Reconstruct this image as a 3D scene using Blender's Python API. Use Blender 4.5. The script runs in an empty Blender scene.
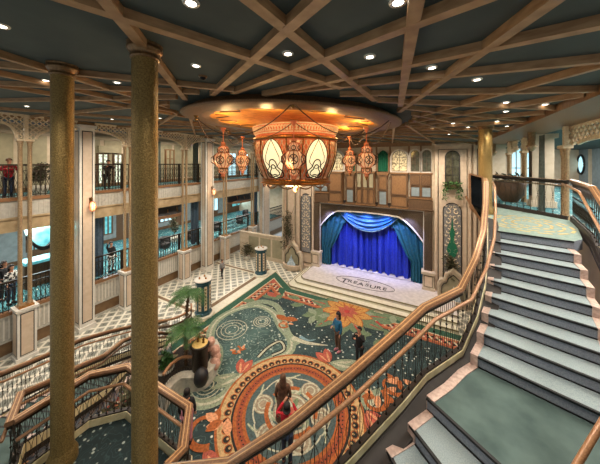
import bpy, bmesh, math, random
from mathutils import Vector, Matrix
random.seed(7)
PI = math.pi
C = bpy.context.scene.collection
cos, sin = math.cos, math.sin

# ------------------------------------------------------------------ camera frame (used for survey of the photo)
EYE = 8.6; FL = 248.0; HY = 163.0; YAW = math.radians(28)
FX, FY = -sin(YAW), cos(YAW); RX, RY = cos(YAW), sin(YAW)
def at(px, py, z=0.0):
    d = FL*(EYE-z)/(py-HY); u = (px-300)/FL*d
    return Vector((FX*d+RX*u, FY*d+RY*u, z))
def yon(px, X):                       # hall coordinate Y of a sight line where it meets the plane x = X
    u = (px-300)/FL
    return X*(FY+RY*u)/(FX+RX*u)

# ------------------------------------------------------------------ materials
def lin(h):
    h = h.lstrip('#'); v = [int(h[i:i+2], 16)/255 for i in (0, 2, 4)]
    return tuple(c/12.92 if c <= .04045 else ((c+.055)/1.055)**2.4 for c in v)+(1.0,)
def mat(name, col, rough=.6, metal=0., col2=None, scale=6., bump=0., emit=0., ecol=None, detail=4, stretch=None, lo=.35, hi=.65):
    m = bpy.data.materials.new(name); m.use_nodes = True
    nt = m.node_tree; N = nt.nodes; L = nt.links; b = N['Principled BSDF']
    b.inputs['Roughness'].default_value = rough; b.inputs['Metallic'].default_value = metal
    tc = N.new('ShaderNodeTexCoord'); nz = N.new('ShaderNodeTexNoise'); nz.inputs['Scale'].default_value = scale; nz.inputs['Detail'].default_value = detail
    src = tc.outputs['Object']
    if stretch:
        mp = N.new('ShaderNodeMapping'); mp.inputs['Scale'].default_value = stretch; L.new(src, mp.inputs[0]); src = mp.outputs[0]
    L.new(src, nz.inputs['Vector'])
    cr = N.new('ShaderNodeValToRGB'); c = lin(col); c2 = lin(col2) if col2 else tuple(x*.82 for x in c[:3])+(1,)
    cr.color_ramp.elements[0].color = c2; cr.color_ramp.elements[1].color = c
    cr.color_ramp.elements[0].position = lo; cr.color_ramp.elements[1].position = hi
    L.new(nz.outputs[0], cr.inputs[0]); L.new(cr.outputs[0], b.inputs['Base Color'])
    if bump:
        bp = N.new('ShaderNodeBump'); bp.inputs['Strength'].default_value = bump; bp.inputs['Distance'].default_value = .02
        L.new(nz.outputs[0], bp.inputs['Height']); L.new(bp.outputs[0], b.inputs['Normal'])
    if emit:
        b.inputs['Emission Color'].default_value = lin(ecol or col); b.inputs['Emission Strength'].default_value = emit
    return m

def star_carpet(name, base, base2, speck, sc=5.0, line='#6f8f8c'):
    m = bpy.data.materials.new(name); m.use_nodes = True
    nt = m.node_tree; N = nt.nodes; L = nt.links; b = N['Principled BSDF']; b.inputs['Roughness'].default_value = .95
    tc = N.new('ShaderNodeTexCoord')
    nz = N.new('ShaderNodeTexNoise'); nz.inputs['Scale'].default_value = .8; nz.inputs['Detail'].default_value = 5; L.new(tc.outputs['Object'], nz.inputs['Vector'])
    cr = N.new('ShaderNodeValToRGB'); cr.color_ramp.elements[0].color = lin(base2); cr.color_ramp.elements[1].color = lin(base)
    cr.color_ramp.elements[0].position = .4; cr.color_ramp.elements[1].position = .6; L.new(nz.outputs[0], cr.inputs[0])
    # curling thin lines
    n2 = N.new('ShaderNodeTexNoise'); n2.inputs['Scale'].default_value = sc*.5; n2.inputs['Detail'].default_value = 1.5; L.new(tc.outputs['Object'], n2.inputs['Vector'])
    mm = N.new('ShaderNodeMath'); mm.operation = 'MULTIPLY'; mm.inputs[1].default_value = 9; L.new(n2.outputs[0], mm.inputs[0])
    fr = N.new('ShaderNodeMath'); fr.operation = 'FRACT'; L.new(mm.outputs[0], fr.inputs[0])
    r2 = N.new('ShaderNodeValToRGB'); r2.color_ramp.elements[0].position = .80; r2.color_ramp.elements[0].color = (0, 0, 0, 1)
    e = r2.color_ramp.elements[1]; e.position = .9; e.color = (.55, .55, .55, 1); L.new(fr.outputs[0], r2.inputs[0])
    mx = N.new('ShaderNodeMix'); mx.data_type = 'RGBA'; L.new(r2.outputs[0], mx.inputs[0]); L.new(cr.outputs[0], mx.inputs[6]); mx.inputs[7].default_value = lin(line)
    vo = N.new('ShaderNodeTexVoronoi'); vo.inputs['Scale'].default_value = sc; L.new(tc.outputs['Object'], vo.inputs['Vector'])
    r3 = N.new('ShaderNodeValToRGB'); r3.color_ramp.elements[0].position = .13; r3.color_ramp.elements[0].color = (1, 1, 1, 1)
    e = r3.color_ramp.elements[1]; e.position = .24; e.color = (0, 0, 0, 1); L.new(vo.outputs['Distance'], r3.inputs[0])
    mx2 = N.new('ShaderNodeMix'); mx2.data_type = 'RGBA'; L.new(r3.outputs[0], mx2.inputs[0]); L.new(mx.outputs[2], mx2.inputs[6]); mx2.inputs[7].default_value = lin(speck)
    L.new(mx2.outputs[2], b.inputs['Base Color'])
    return m

def tile_mat():
    m = bpy.data.materials.new('lobby_tile'); m.use_nodes = True
    nt = m.node_tree; N = nt.nodes; L = nt.links; b = N['Principled BSDF']; b.inputs['Roughness'].default_value = .28
    tc = N.new('ShaderNodeTexCoord'); mp = N.new('ShaderNodeMapping'); mp.inputs['Rotation'].default_value = (0, 0, PI/4); mp.inputs['Scale'].default_value = (2.2, 2.2, 2.2)
    L.new(tc.outputs['Object'], mp.inputs[0]); sp = N.new('ShaderNodeSeparateXYZ'); L.new(mp.outputs[0], sp.inputs[0])
    def M(op, a, bb=None):
        n = N.new('ShaderNodeMath'); n.operation = op
        for i, v in enumerate((a, bb)):
            if v is None: continue
            if isinstance(v, (int, float)): n.inputs[i].default_value = v
            else: L.new(v, n.inputs[i])
        return n.outputs[0]
    u = M('ABSOLUTE', M('SUBTRACT', M('FRACT', sp.outputs[0]), .5)); v = M('ABSOLUTE', M('SUBTRACT', M('FRACT', sp.outputs[1]), .5))
    band = M('GREATER_THAN', M('MAXIMUM', u, v), .40)                    # wide cream bands
    inner = M('GREATER_THAN', M('MAXIMUM', u, v), .33)
    dia = M('LESS_THAN', M('ADD', u, M('MULTIPLY', v, 2.2)), .20)        # lozenge in the cell
    chk = M('GREATER_THAN', M('FRACT', M('MULTIPLY', M('ADD', M('FLOOR', sp.outputs[0]), M('FLOOR', sp.outputs[1])), .5)), .25)
    nz = N.new('ShaderNodeTexNoise'); nz.inputs['Scale'].default_value = 3; nz.inputs['Detail'].default_value = 6; L.new(tc.outputs['Object'], nz.inputs['Vector'])
    def mix(f, a, bb):
        x = N.new('ShaderNodeMix'); x.data_type = 'RGBA'; L.new(f, x.inputs[0])
        for i, vv in ((6, a), (7, bb)):
            if isinstance(vv, tuple): x.inputs[i].default_value = vv
            else: L.new(vv, x.inputs[i])
        return x.outputs[2]
    cell = mix(chk, lin('#a0a39a'), lin('#878b84'))
    col = mix(inner, cell, lin('#b9b7aa')); col = mix(dia, col, lin('#5c5d57')); col = mix(band, col, lin('#e8e5da'))
    v2 = mix(nz.outputs[0], lin('#d8d0bc'), lin('#ffffff'))
    x = N.new('ShaderNodeMix'); x.data_type = 'RGBA'; x.blend_type = 'MULTIPLY'; x.inputs[0].default_value = .6
    L.new(col, x.inputs[6]); L.new(v2, x.inputs[7]); L.new(x.outputs[2], b.inputs['Base Color'])
    return m

M = dict(
 ceil=mat('ceiling_teal_paint', '#46524f', .75, col2='#3e4947', scale=2),
 beam=mat('ceiling_beam_oak', '#b08c64', .5, col2='#94704c', scale=5, stretch=(1, 1, 4)),
 gold=mat('old_gold_column', '#a58a52', .4, .6, col2='#7c6438', scale=60, bump=.5),
 gold_cap=mat('bronze_capital', '#8a6c48', .35, .6, col2='#6c5236', scale=30),
 gold_hi=mat('polished_gold', '#c08a4c', .28, .8, col2='#9a6838', scale=20),
 gold_col=mat('rose_gold_shaft', '#b39a76', .35, .3, col2='#94795a', scale=20),
 cream=mat('cream_plaster', '#c4b59e', .6, col2='#b8a890', scale=4),
 stone=mat('beige_stone', '#b5a07f', .45, col2='#9c8765', scale=3, detail=8),
 pink=mat('pink_cream_panel', '#cdb9a2', .5, col2='#c2ad96', scale=5),
 white=mat('white_lacquer', '#d8d4ca', .45, col2='#cfcac0', scale=4),
 ribbed=mat('ribbed_white_panel', '#b8b5aa', .5, col2='#a8a59b', scale=8),
 brown=mat('dark_tan_skirting', '#7a5f40', .5, col2='#6a5136', scale=4),
 black=mat('black_inlay', '#1c1a1a', .5, scale=5),
 iron=mat('dark_bronze_iron', '#3a3128', .4, .6, col2='#2a241e', scale=15),
 rail=mat('copper_wood_rail', '#977050', .32, .15, col2='#75543a', scale=10, stretch=(3, 3, 12)),
 rail2=mat('amber_wood_handrail', '#aa7e58', .3, .1, col2='#8c6648', scale=10, stretch=(3, 3, 12)),
 railin=mat('pale_rail_inlay', '#d0a878', .3, .2, scale=10),
 dark=mat('dark_brown_channel', '#2c241d', .6, col2='#221b16', scale=6),
 teal=mat('teal_enamel', '#1d4f5c', .35, .1, col2='#163f4a', scale=6),
 pattern=mat('ivory_ornament', '#ead8ba', .5, col2='#d6c09c', scale=20),
 step=mat('slate_teal_stair_carpet', '#9aa8aa', .95, col2='#839396', scale=90, bump=.3),
 riser=mat('slate_stair_riser_carpet', '#959ca6', .95, col2='#7d848f', scale=60),
 nosing=mat('black_stair_nosing', '#0d0f10', .6, scale=9),
 pinkmarble=mat('pink_marble', '#d6bfb2', .35, col2='#b89c8e', scale=22, detail=8),
 creammarble=mat('cream_marble', '#e6dcb4', .35, col2='#cfc294', scale=9, detail=8),
 carpet_plain=mat('grey_teal_landing_carpet', '#5a6e6a', .95, col2='#435653', scale=2.5, detail=8, bump=.2),
 carpet_landing=mat('upper_landing_carpet', '#86978c', .95, col2='#6c847e', scale=12),
 carpet_gold=mat('gold_carpet_motif', '#c0a86c', .95, scale=20),
 wood=mat('walnut_panel', '#87633f', .5, col2='#6e4e30', scale=6, stretch=(6, 6, 1)),
 woodd=mat('dark_walnut', '#604831', .5, col2='#4e3a28', scale=6, stretch=(6, 6, 1)),
 mesh=mat('bronze_lattice', '#7a6a58', .45, .4, scale=20),
 sagewall=mat('sage_wall', '#9a9378', .6, scale=3),
 greydoor=mat('blue_grey_panelling', '#7f8c90', .5, col2='#707c80', scale=4),
 drape=mat('grey_green_drape', '#5c6660', .9, col2='#4a544f', scale=12),
 bluedrape=mat('grey_blue_drape', '#4c5f70', .9, col2='#3d4f60', scale=12),
 curtain=mat('royal_blue_velvet', '#2038b0', .6, col2='#162890', scale=8),
 tealcurt=mat('peacock_velvet', '#0f5566', .7, col2='#0b4552', scale=8),
 swag=mat('blue_satin_swag', '#2266a8', .45, col2='#1b5590', scale=8),
 green=mat('emerald_drape', '#0f6b4c', .7, col2='#0a5a40', scale=10),
 stagestep=mat('cream_stage_step', '#dcd8c6', .4, col2='#cfcab6', scale=6),
 stagefl=mat('white_stage_deck', '#cfc8c4', .35, col2='#b9b2b0', scale=5, detail=9),
 stair_edge=mat('olive_stage_nosing', '#7d734a', .5, scale=6),
 foliage=mat('green_leaf', '#44702f', .6, col2='#284a20', scale=14),
 foliage2=mat('dark_leaf', '#3c4a2c', .6, col2='#4f3c28', scale=14),
 soil=mat('dark_soil', '#2a221a', .9, scale=20, bump=.4),
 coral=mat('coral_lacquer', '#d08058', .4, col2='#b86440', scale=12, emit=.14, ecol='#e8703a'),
 skin=mat('skin', '#c08a6c', .6, scale=5), hair=mat('dark_hair', '#1c1512', .7, scale=30),
 red=mat('red_knit', '#c01a2c', .85, col2='#9c1222', scale=30), navy=mat('blue_jacket', '#1f6a94', .8, col2='#185578', scale=20),
 blackc=mat('black_cloth', '#1b1b1f', .85, scale=20), browncoat=mat('brown_coat', '#6a4c38', .85, col2='#543a2b', scale=14),
 tanpants=mat('brown_trousers', '#5a4436', .85, scale=14), greyc=mat('grey_cloth', '#8a8a88', .85, col2='#6f6f70', scale=20),
 printc=mat('black_white_print', '#e4e4de', .85, col2='#2c2c2e', scale=11, lo=.46, hi=.5, detail=1),
 jeans=mat('dark_blue_jeans', '#26344a', .85, scale=20), pinkc=mat('pink_cloth', '#c98490', .85, scale=20),
 glass_cyan=mat('cyan_backlit_glass', '#7fd4d8', .3, col2='#3f9cb0', emit=.16, ecol='#6fd0e0', scale=3),
 daylight=mat('daylit_glass', '#bfe4f0', .3, emit=.7, ecol='#a8dcec'),
 glow=mat('frosted_lamp_glass', '#fff0c8', .4, emit=.55, ecol='#ffe9b4'),
 amberglow=mat('amber_lamp_glass', '#f0cca0', .4, emit=.28, ecol='#ffc088'),
 downl=mat('downlight_lens', '#ffffff', .3, emit=6, ecol='#fff2dc'),
 whitemetal=mat('satin_white_trim', '#e0dbd0', .35, .2, scale=9),
 amber=mat('gilded_amber_recess', '#eda040', .8, 0, col2='#d0842c', scale=5),
 brass=mat('brass', '#8c6a3a', .3, .85, scale=20),
 water=mat('fountain_glass', '#8fa8b8', .12, 0, col2='#c8d4da', scale=9),
 darkglass=mat('dark_mirror', '#14181a', .08, .4, scale=3),
 mirror=mat('aged_mirror', '#8d8a72', .12, .7, col2='#5c5c48', scale=5),
 stained=mat('stained_window', '#e6d8b0', .3, col2='#7c6a48', scale=9, lo=.42, hi=.52, emit=.12, ecol='#ffe6b0'),
 shopglass=mat('lit_shop_glass', '#d8e0cc', .25, col2='#5c6858', scale=7, lo=.45, hi=.52, emit=.5, ecol='#d8e8d0'),
 sand=mat('gold_sand', '#d8b86c', .6, col2='#c0a058', scale=20),
 rock=mat('pale_pink_coral_rock', '#d8b09c', .7, col2='#b88c7c', scale=9, bump=.6),
 ped_wood=mat('planter_marble', '#c9c4b4', .3, col2='#a8a598', scale=7, detail=8),
 star=star_carpet('midnight_teal_carpet', '#2f4243', '#1c2b2c', '#c8cabc', 4.6, '#4e6664'),
 star_d=star_carpet('landing_star_carpet', '#16282a', '#0f1d1f', '#9aa49c', 8.5, '#2f4848'),
 lagoon=star_carpet('lagoon_carpet', '#46605c', '#324846', '#b4bcac', 3.6, '#8ea096'),
 mezz=star_carpet('mezzanine_carpet', '#2f6c72', '#1e4f58', '#d4d8c8', 5.0, '#7fb0b0'),
 tile=tile_mat(),
)
ART = {k: mat('carpet_'+k, c, .95, scale=16, detail=8, lo=.3, hi=.6, col2='#'+''.join('%02x' % int(int(c[i:i+2], 16)*.72) for i in (1, 3, 5))) for k, c in dict(
    sage='#8d9a80', green='#2f5a46', cream='#d2c6a4', coral='#b25a48', brick='#94482c', orange='#a65c2c', yellow='#c8924c', tan='#bfa070', black='#20201c',
    red='#b83a34', leaf='#6d8060', slate='#4a5c5c', taupe='#988a74', peach='#d99a70', pale='#b9b8a0', deep='#2a4240', bluew='#7c9ca4').items()}

# ------------------------------------------------------------------ mesh builder
class MB:
    def __init__(s): s.v = []; s.f = []; s.m = []; s.sm = []
    def add(s, vs, fs, mi=0, smooth=False):
        b = len(s.v); s.v += [tuple(v) for v in vs]
        for f in fs: s.f.append([b+i for i in f]); s.m.append(mi); s.sm.append(smooth)
        return s
    def box(s, x0, x1, y0, y1, z0, z1, mi=0):
        return s.add([(x, y, z) for x in (x0, x1) for y in (y0, y1) for z in (z0, z1)],
                     [(0, 1, 3, 2), (4, 6, 7, 5), (0, 4, 5, 1), (2, 3, 7, 6), (0, 2, 6, 4), (1, 5, 7, 3)], mi)
    def bar(s, p, q, w, h, mi=0, up=(0, 0, 1)):       # rectangular bar; w across, h along 'up'
        p = Vector(p); q = Vector(q); d = (q-p)
        if d.length < 1e-6: return s
        d.normalize(); up = Vector(up); a = d.cross(up)
        if a.length < 1e-4: a = d.cross(Vector((1, 0, 0)))
        a.normalize(); b = a.cross(d).normalized(); a = a*w/2; b = b*h/2
        vs = [p-a-b, p+a-b, p+a+b, p-a+b, q-a-b, q+a-b, q+a+b, q-a+b]
        return s.add(vs, [(3, 2, 1, 0), (4, 5, 6, 7), (0, 1, 5, 4), (1, 2, 6, 5), (2, 3, 7, 6), (3, 0, 4, 7)], mi)
    def lathe(s, prof, c=(0, 0, 0), n=24, mi=0, smooth=True, a0=0., a1=2*PI, cap=True, scale=(1, 1)):
        full = abs(a1-a0-2*PI) < 1e-6; k = n if full else n+1; vs = []
        for r, z in prof:
            for i in range(k):
                a = a0+(a1-a0)*i/n; vs.append((c[0]+r*cos(a)*scale[0], c[1]+r*sin(a)*scale[1], c[2]+z))
        fs = []
        for j in range(len(prof)-1):
            for i in range(n):
                i2 = (i+1) % k; fs.append((j*k+i, j*k+i2, (j+1)*k+i2, (j+1)*k+i))
        s.add(vs, fs, mi, smooth)
        if cap and full:
            if prof[0][0] > 1e-4: s.add([vs[i] for i in range(k)], [tuple(range(k))[::-1]], mi)
            if prof[-1][0] > 1e-4: s.add([vs[(len(prof)-1)*k+i] for i in range(k)], [tuple(range(k))], mi)
        return s
    def cyl(s, x, y, z0, z1, r, n=16, mi=0): return s.lathe([(r, z0), (r, z1)], (x, y, 0), n, mi)
    def tube(s, path, r, n=6, mi=0, taper=None):
        P = [Vector(p) for p in path]; vs = []; fs = []
        for i, p in enumerate(P):
            t = (P[min(i+1, len(P)-1)]-P[max(i-1, 0)])
            if t.length < 1e-7: t = Vector((0, 0, 1))
            t.normalize(); a = t.cross(Vector((0, 0, 1)))
            if a.length < .1: a = t.cross(Vector((1, 0, 0)))
            a.normalize(); b = t.cross(a); rr = r if taper is None else r*(1+(taper-1)*i/(len(P)-1))
            for k in range(n): vs.append(p+a*rr*cos(2*PI*k/n)+b*rr*sin(2*PI*k/n))
        for i in range(len(P)-1):
            for k in range(n): fs.append((i*n+k, i*n+(k+1) % n, (i+1)*n+(k+1) % n, (i+1)*n+k))
        fs.append(tuple(range(n))[::-1]); fs.append(tuple((len(P)-1)*n+k for k in range(n)))
        return s.add(vs, fs, mi, True)
    def prism(s, pts, z0, z1, mi=0, top=None):        # horizontal polygon extruded in z; z may be lists
        n = len(pts); a = [(p[0], p[1], z0) for p in pts]; b = [(p[0], p[1], z1) for p in pts]
        s.add(a+b, [tuple(range(n))[::-1]]+[(i, (i+1) % n, n+(i+1) % n, n+i) for i in range(n)], mi)
        return s.add(b, [tuple(range(n))], mi if top is None else top)
    def slab(s, pts, O, U, V, N, t, mi=0):            # polygon in plane (O,U,V) extruded by t along N
        O, U, V, N = map(Vector, (O, U, V, N)); a = [O+U*p[0]+V*p[1] for p in pts]; b = [p+N*t for p in a]; n = len(a)
        return s.add(a+b, [tuple(range(n))[::-1], tuple(range(n, 2*n))]+[(i, (i+1) % n, n+(i+1) % n, n+i) for i in range(n)], mi)
    def sweep(s, path, sec, mi=0, closed=False):      # section (lateral, up) swept along a path, mitred in plan
        P = [Vector(p) for p in path]; n = len(P); k = len(sec); vs = []; fs = []
        def hd(a, b):
            d = (b-a); d.z = 0
            return d.normalized() if d.length > 1e-6 else Vector((0, 1, 0))
        for i, p in enumerate(P):
            if closed: d0 = hd(P[i-1], p); d1 = hd(p, P[(i+1) % n])
            else: d0 = hd(P[max(i-1, 0)], P[max(i, 1)]); d1 = hd(P[min(i, n-2)], P[min(i+1, n-1)])
            t = (d0+d1)
            t = t.normalized() if t.length > 1e-4 else d0
            nn = Vector((t.y, -t.x, 0)); sc = 1/max(.35, t.dot(d0))
            for (l, u) in sec: vs.append(p+nn*l*sc+Vector((0, 0, u)))
        for i in range(n if closed else n-1):
            j = (i+1) % n
            for q in range(k): fs.append((i*k+q, j*k+q, j*k+(q+1) % k, i*k+(q+1) % k))
        if not closed: fs += [tuple(range(k)), tuple((n-1)*k+q for q in range(k))[::-1]]
        return s.add(vs, fs, mi)
    def build(s, name, mats, parent=None):
        me = bpy.data.meshes.new(name); off = worldloc(parent)
        me.from_pydata([(v[0]-off.x, v[1]-off.y, v[2]-off.z) for v in s.v], [], s.f)
        for m in (mats if isinstance(mats, (list, tuple)) else [mats]): me.materials.append(m)
        me.polygons.foreach_set('material_index', s.m); me.polygons.foreach_set('use_smooth', s.sm)
        bm = bmesh.new(); bm.from_mesh(me); bmesh.ops.recalc_face_normals(bm, faces=bm.faces); bm.to_mesh(me); bm.free()
        me.update()
        o = bpy.data.objects.new(name, me); C.objects.link(o)
        if parent is not None: o.parent = parent
        return o
def worldloc(o):
    v = Vector((0, 0, 0))
    while o is not None: v = v+o.location; o = o.parent
    return v
def rect(w, h): return [(-w/2, -h/2), (w/2, -h/2), (w/2, h/2), (-w/2, h/2)]
def thing(name, label, cat, loc=(0, 0, 0), group=None, rz=0):
    o = bpy.data.objects.new(name, None); C.objects.link(o); o.location = loc; o.rotation_euler = (0, 0, rz); o.empty_display_size = .1
    o['label'] = label; o['category'] = cat
    if group: o['group'] = group
    return o
def tag(o, label, cat, group=None, kind=None):
    o['label'] = label; o['category'] = cat
    if group: o['group'] = group
    if kind: o['kind'] = kind
    return o
def struct(o, label=None):
    o['kind'] = 'structure'
    if label: o['label'] = label
    return o
def copy_tree(o, parent=None):
    c = o.copy(); C.objects.link(c)
    if parent is not None: c.parent = parent
    for ch in list(o.children): copy_tree(ch, c)
    return c
def bez(p0, p1, p2, t): return tuple(a*(1-t)**2+2*b*t*(1-t)+c*t*t for a, b, c in zip(p0, p1, p2))
def smooth_path(pts, sub=6, closed=False):
    P = [Vector(p) for p in pts]; n = len(P); out = []
    for i in range(n if closed else n-1):
        if closed: a, b, c, d = P[i-1], P[i], P[(i+1) % n], P[(i+2) % n]
        else: a, b, c, d = P[max(i-1, 0)], P[i], P[i+1], P[min(i+2, n-1)]
        for k in range(sub):
            t = k/sub
            out.append(.5*((2*b)+(c-a)*t+(2*a-5*b+4*c-d)*t*t+(3*b-a-3*c+d)*t**3))
    if not closed: out.append(P[-1])
    return out

# ------------------------------------------------------------------ lobby floor, carpet
CX, CYC = -4.25, 7.45                                  # hall axis / chandelier centre
fl = MB()
fl.box(-16.7, 5, -5, 18.4, -.3, 0)
def strip(mb, x0, x1, y0, y1, z, mi): mb.add([(x0, y0, z), (x1, y0, z), (x1, y1, z), (x0, y1, z)], [(0, 1, 2, 3)], mi)
for x0, x1, mi in ((-11.95, -11.85, 1), (-11.85, -11.55, 2), (-11.55, -10.95, 1)): strip(fl, x0, x1, -3, 16.6, .004, mi)
for yy in (9.8, 15.5):
    strip(fl, -16.4, -12, yy-.22, yy+.22, .005, 1); strip(fl, -16.4, -12, yy-.1, yy+.1, .008, 2)
struct(fl.build('floor', [M['tile'], M['stagestep'], M['brown']]), 'cream and grey lattice-patterned marble lobby floor')

keys = ['star', 'sage', 'green', 'cream', 'coral', 'orange', 'yellow', 'black', 'red', 'leaf', 'slate', 'taupe', 'peach', 'lagoon', 'pale', 'deep', 'bluew', 'tan', 'brick']
KM = [M['star'] if k == 'star' else M['lagoon'] if k == 'lagoon' else ART[k] for k in keys]
K = {k: i for i, k in enumerate(keys)}
art = MB()
zc_ = [.0235]
def nz_():
    zc_[0] += 4e-5
    return zc_[0]
def offset(pts, d):
    n = len(pts); out = []
    for i in range(n):
        a, b, c = Vector(pts[i-1]), Vector(pts[i]), Vector(pts[(i+1) % n])
        d0 = (b-a).normalized(); d1 = (c-b).normalized(); n0 = Vector((-d0.y, d0.x)); n1 = Vector((-d1.y, d1.x)); m = (n0+n1).normalized()
        out.append(tuple(b+m*d/max(.3, m.dot(n0))))
    return out
def tri(pts, z, mi):                                    # filled (possibly concave) polygon
    z = z if z < .0226 else nz_()
    bm = bmesh.new(); vs = [bm.verts.new((p[0], p[1], z)) for p in pts]; f = bm.faces.new(vs)
    bmesh.ops.triangulate(bm, faces=[f]); bm.verts.index_update()
    art.add([v.co[:] for v in bm.verts], [[v.index for v in q.verts] for q in bm.faces], K[mi]); bm.free()
def ribbon(path, w, z, mi, w1=None, closed=False):
    z = nz_()
    P = [Vector(p[:2]) for p in path]; n = len(P); vs = []; fs = []
    for i, p in enumerate(P):
        a = P[i-1] if (closed or i) else p; b = P[(i+1) % n] if (closed or i < n-1) else p; t = (b-a).normalized(); nn = Vector((-t.y, t.x))
        ww = w/2 if w1 is None else (w+(w1-w)*i/(n-1))/2
        vs += [(*(p+nn*ww), z), (*(p-nn*ww), z)]
    for i in range(n if closed else n-1): j = (i+1) % n; fs.append((2*i, 2*j, 2*j+1, 2*i+1))
    art.add(vs, fs, K[mi])
def ring(c, r0, r1, z, mi, a0=0, a1=360, n=72):
    z = nz_()
    vs = []; fs = []; m = max(4, int(n*(a1-a0)/360))
    for i in range(m+1):
        a = math.radians(a0+(a1-a0)*i/m); vs += [(c[0]+r0*cos(a), c[1]+r0*sin(a), z), (c[0]+r1*cos(a), c[1]+r1*sin(a), z)]
    for i in range(m): fs.append((2*i, 2*i+1, 2*i+3, 2*i+2))
    art.add(vs, fs, K[mi])
def disc(c, r, z, mi, sx=1, rot=0, n=20):
    tri([(c[0]+r*sx*cos(t)*cos(rot)-r*sin(t)*sin(rot), c[1]+r*sx*cos(t)*sin(rot)+r*sin(t)*cos(rot)) for t in [2*PI*i/n for i in range(n)]], z, mi)
def petal(c, ang, L, w, z, mi, curl=0.):                # pointed leaf
    pts = []; n = 8; ca, sa = cos(ang), sin(ang)
    for i in range(n+1):
        t = i/n; x = L*t; y = w*sin(PI*t)**.8+curl*t*t; pts.append((x, y))
    for i in range(n-1, 0, -1):
        t = i/n; x = L*t; y = -w*sin(PI*t)**.8+curl*t*t; pts.append((x, y))
    tri([(c[0]+x*ca-y*sa, c[1]+x*sa+y*ca) for x, y in pts], z, mi)
out0 = [(3.6, -3), (3.6, 14.72), (-8.45, 14.72), (-10.95, 16.5), (-10.95, -3)]
art.prism(out0, .0, .012, K['cream'])
z = .012
for d, k in ((.07, 'green'), (.52, 'cream'), (.60, 'coral'), (1.22, 'orange'), (1.30, 'star')):
    z += .002; tri(offset(out0, d), z, k)
mid = offset(out0, .91)
for seg in ((1, 2), (2, 3), (3, 4)):            # woven chain in the border
    a, b = Vector(mid[seg[0]]), Vector(mid[seg[1]]); L = (b-a).length; n = int(L/.36); t = (b-a)/L; nn = Vector((-t.y, t.x)); ang = math.atan2(t.y, t.x)
    ribbon([a-nn*.21, b-nn*.21], .035, .0245, 'yellow'); ribbon([a+nn*.21, b+nn*.21], .035, .0245, 'yellow')
    for i in range(n):
        p = a+t*(i+.5)*L/n; q = t*.15
        ribbon([p-q-nn*.13, p+q+nn*.13], .11, .0245, 'black'); ribbon([p-q*.8+nn*.14, p+q*.8-nn*.14], .10, .0255, 'cream')
Z1, Z2, Z3, Z4, Z5 = .023, .025, .027, .029, .031
# the lagoon with its pale shore
lag = [at(*p).xy for p in ((210, 338), (217, 321), (236, 310), (257, 306), (273, 313), (281, 327), (291, 340), (289, 352), (272, 360), (252, 369), (237, 382), (222, 398), (205, 405), (190, 402), (186, 388), (206, 380), (216, 366), (218, 350))]
sh = [tuple(p) for p in smooth_path([(*p, 0) for p in lag], 5, True)]
tri([p[:2] for p in sh], Z1, 'lagoon'); ribbon(sh, .42, Z2, 'sage', closed=True); ribbon(sh, .1, Z3, 'pale', closed=True)
for cpx, r in (((232, 330), .75), ((262, 322), .45), ((207, 386), .55)):
    c = at(*cpx).xy
    for q in (1, .72, .45): ring(c, r*q-.025, r*q+.02, Z3, 'pale')
c = at(272, 350).xy
ribbon(smooth_path([(*(at(*p).xy), 0) for p in ((258, 358), (268, 348), (280, 342), (284, 350), (272, 356))], 5), .22, Z3, 'black')
ribbon(smooth_path([(*(at(*p).xy), 0) for p in ((258, 358), (268, 348), (280, 342), (284, 350), (272, 356))], 5), .1, Z4, 'pale')
# far side lagoon ribbon and foliage
ribbon(smooth_path([(*(at(*p).xy), 0) for p in ((247, 306), (262, 302), (276, 306), (283, 318), (288, 333), (298, 345))], 6), .5, Z2, 'sage', w1=.25)
ribbon(smooth_path([(*(at(*p).xy), 0) for p in ((292, 338), (305, 343), (318, 345), (328, 346))], 6), .3, Z2, 'pale', w1=.04)
ribbon(smooth_path([(*(at(*p).xy), 0) for p in ((300, 337), (308, 341), (316, 340))], 6), .2, Z2, 'bluew', w1=.03)
for px, py, ang, L, col in ((262, 296, 10, 1.1, 'leaf'), (272, 300, 60, .9, 'leaf'), (282, 295, 120, 1.0, 'green'), (255, 301, 200, .8, 'leaf'), (290, 305, 20, .9, 'leaf'),
                           (300, 300, 170, .9, 'leaf'), (268, 292, -30, .9, 'coral'), (284, 318, 0, .8, 'orange'), (285, 321, 150, .7, 'orange'), (318, 322, 60, .8, 'red'),
                           (375, 322, 20, 1.1, 'leaf'), (385, 330, -60, 1.0, 'leaf'), (372, 335, 200, .9, 'leaf'), (392, 322, 100, .9, 'leaf'), (380, 340, -100, .8, 'leaf'), (362, 330, 250, .8, 'sage'), (377, 331, 90, .8, 'red')):
    petal(at(px, py).xy, math.radians(ang), L, .22, Z2, col, .15)
# water lily
lc = at(347, 312).xy
for a in range(11): petal(lc, math.radians(a*33+5), 2.35, .42, Z2, 'leaf', .3); petal(lc, math.radians(a*33+5), 2.2, .05, Z2, 'red', .28)
for a in range(12): petal(lc, math.radians(a*30+10), 1.75 if a % 2 else 1.5, .34, Z2, 'leaf' if a % 2 else 'sage', .2)
for a in range(9):
    petal(lc, math.radians(a*40), 1.5, .36, Z3, 'orange'); petal(lc, math.radians(a*40), 1.44, .31, Z3, 'yellow'); petal(lc, math.radians(a*40), 1.0, .06, Z4, 'orange')
for a in range(7): petal(lc, math.radians(a*51+8), .62, .18, Z5, 'coral')
disc(lc, .16, .033, 'red')
for px, py in ((316, 316), (395, 316)):
    for a in range(6): petal(at(px, py).xy, math.radians(a*60+20), .8, .2, Z2, 'leaf' if a % 2 else 'sage', .1)
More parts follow.
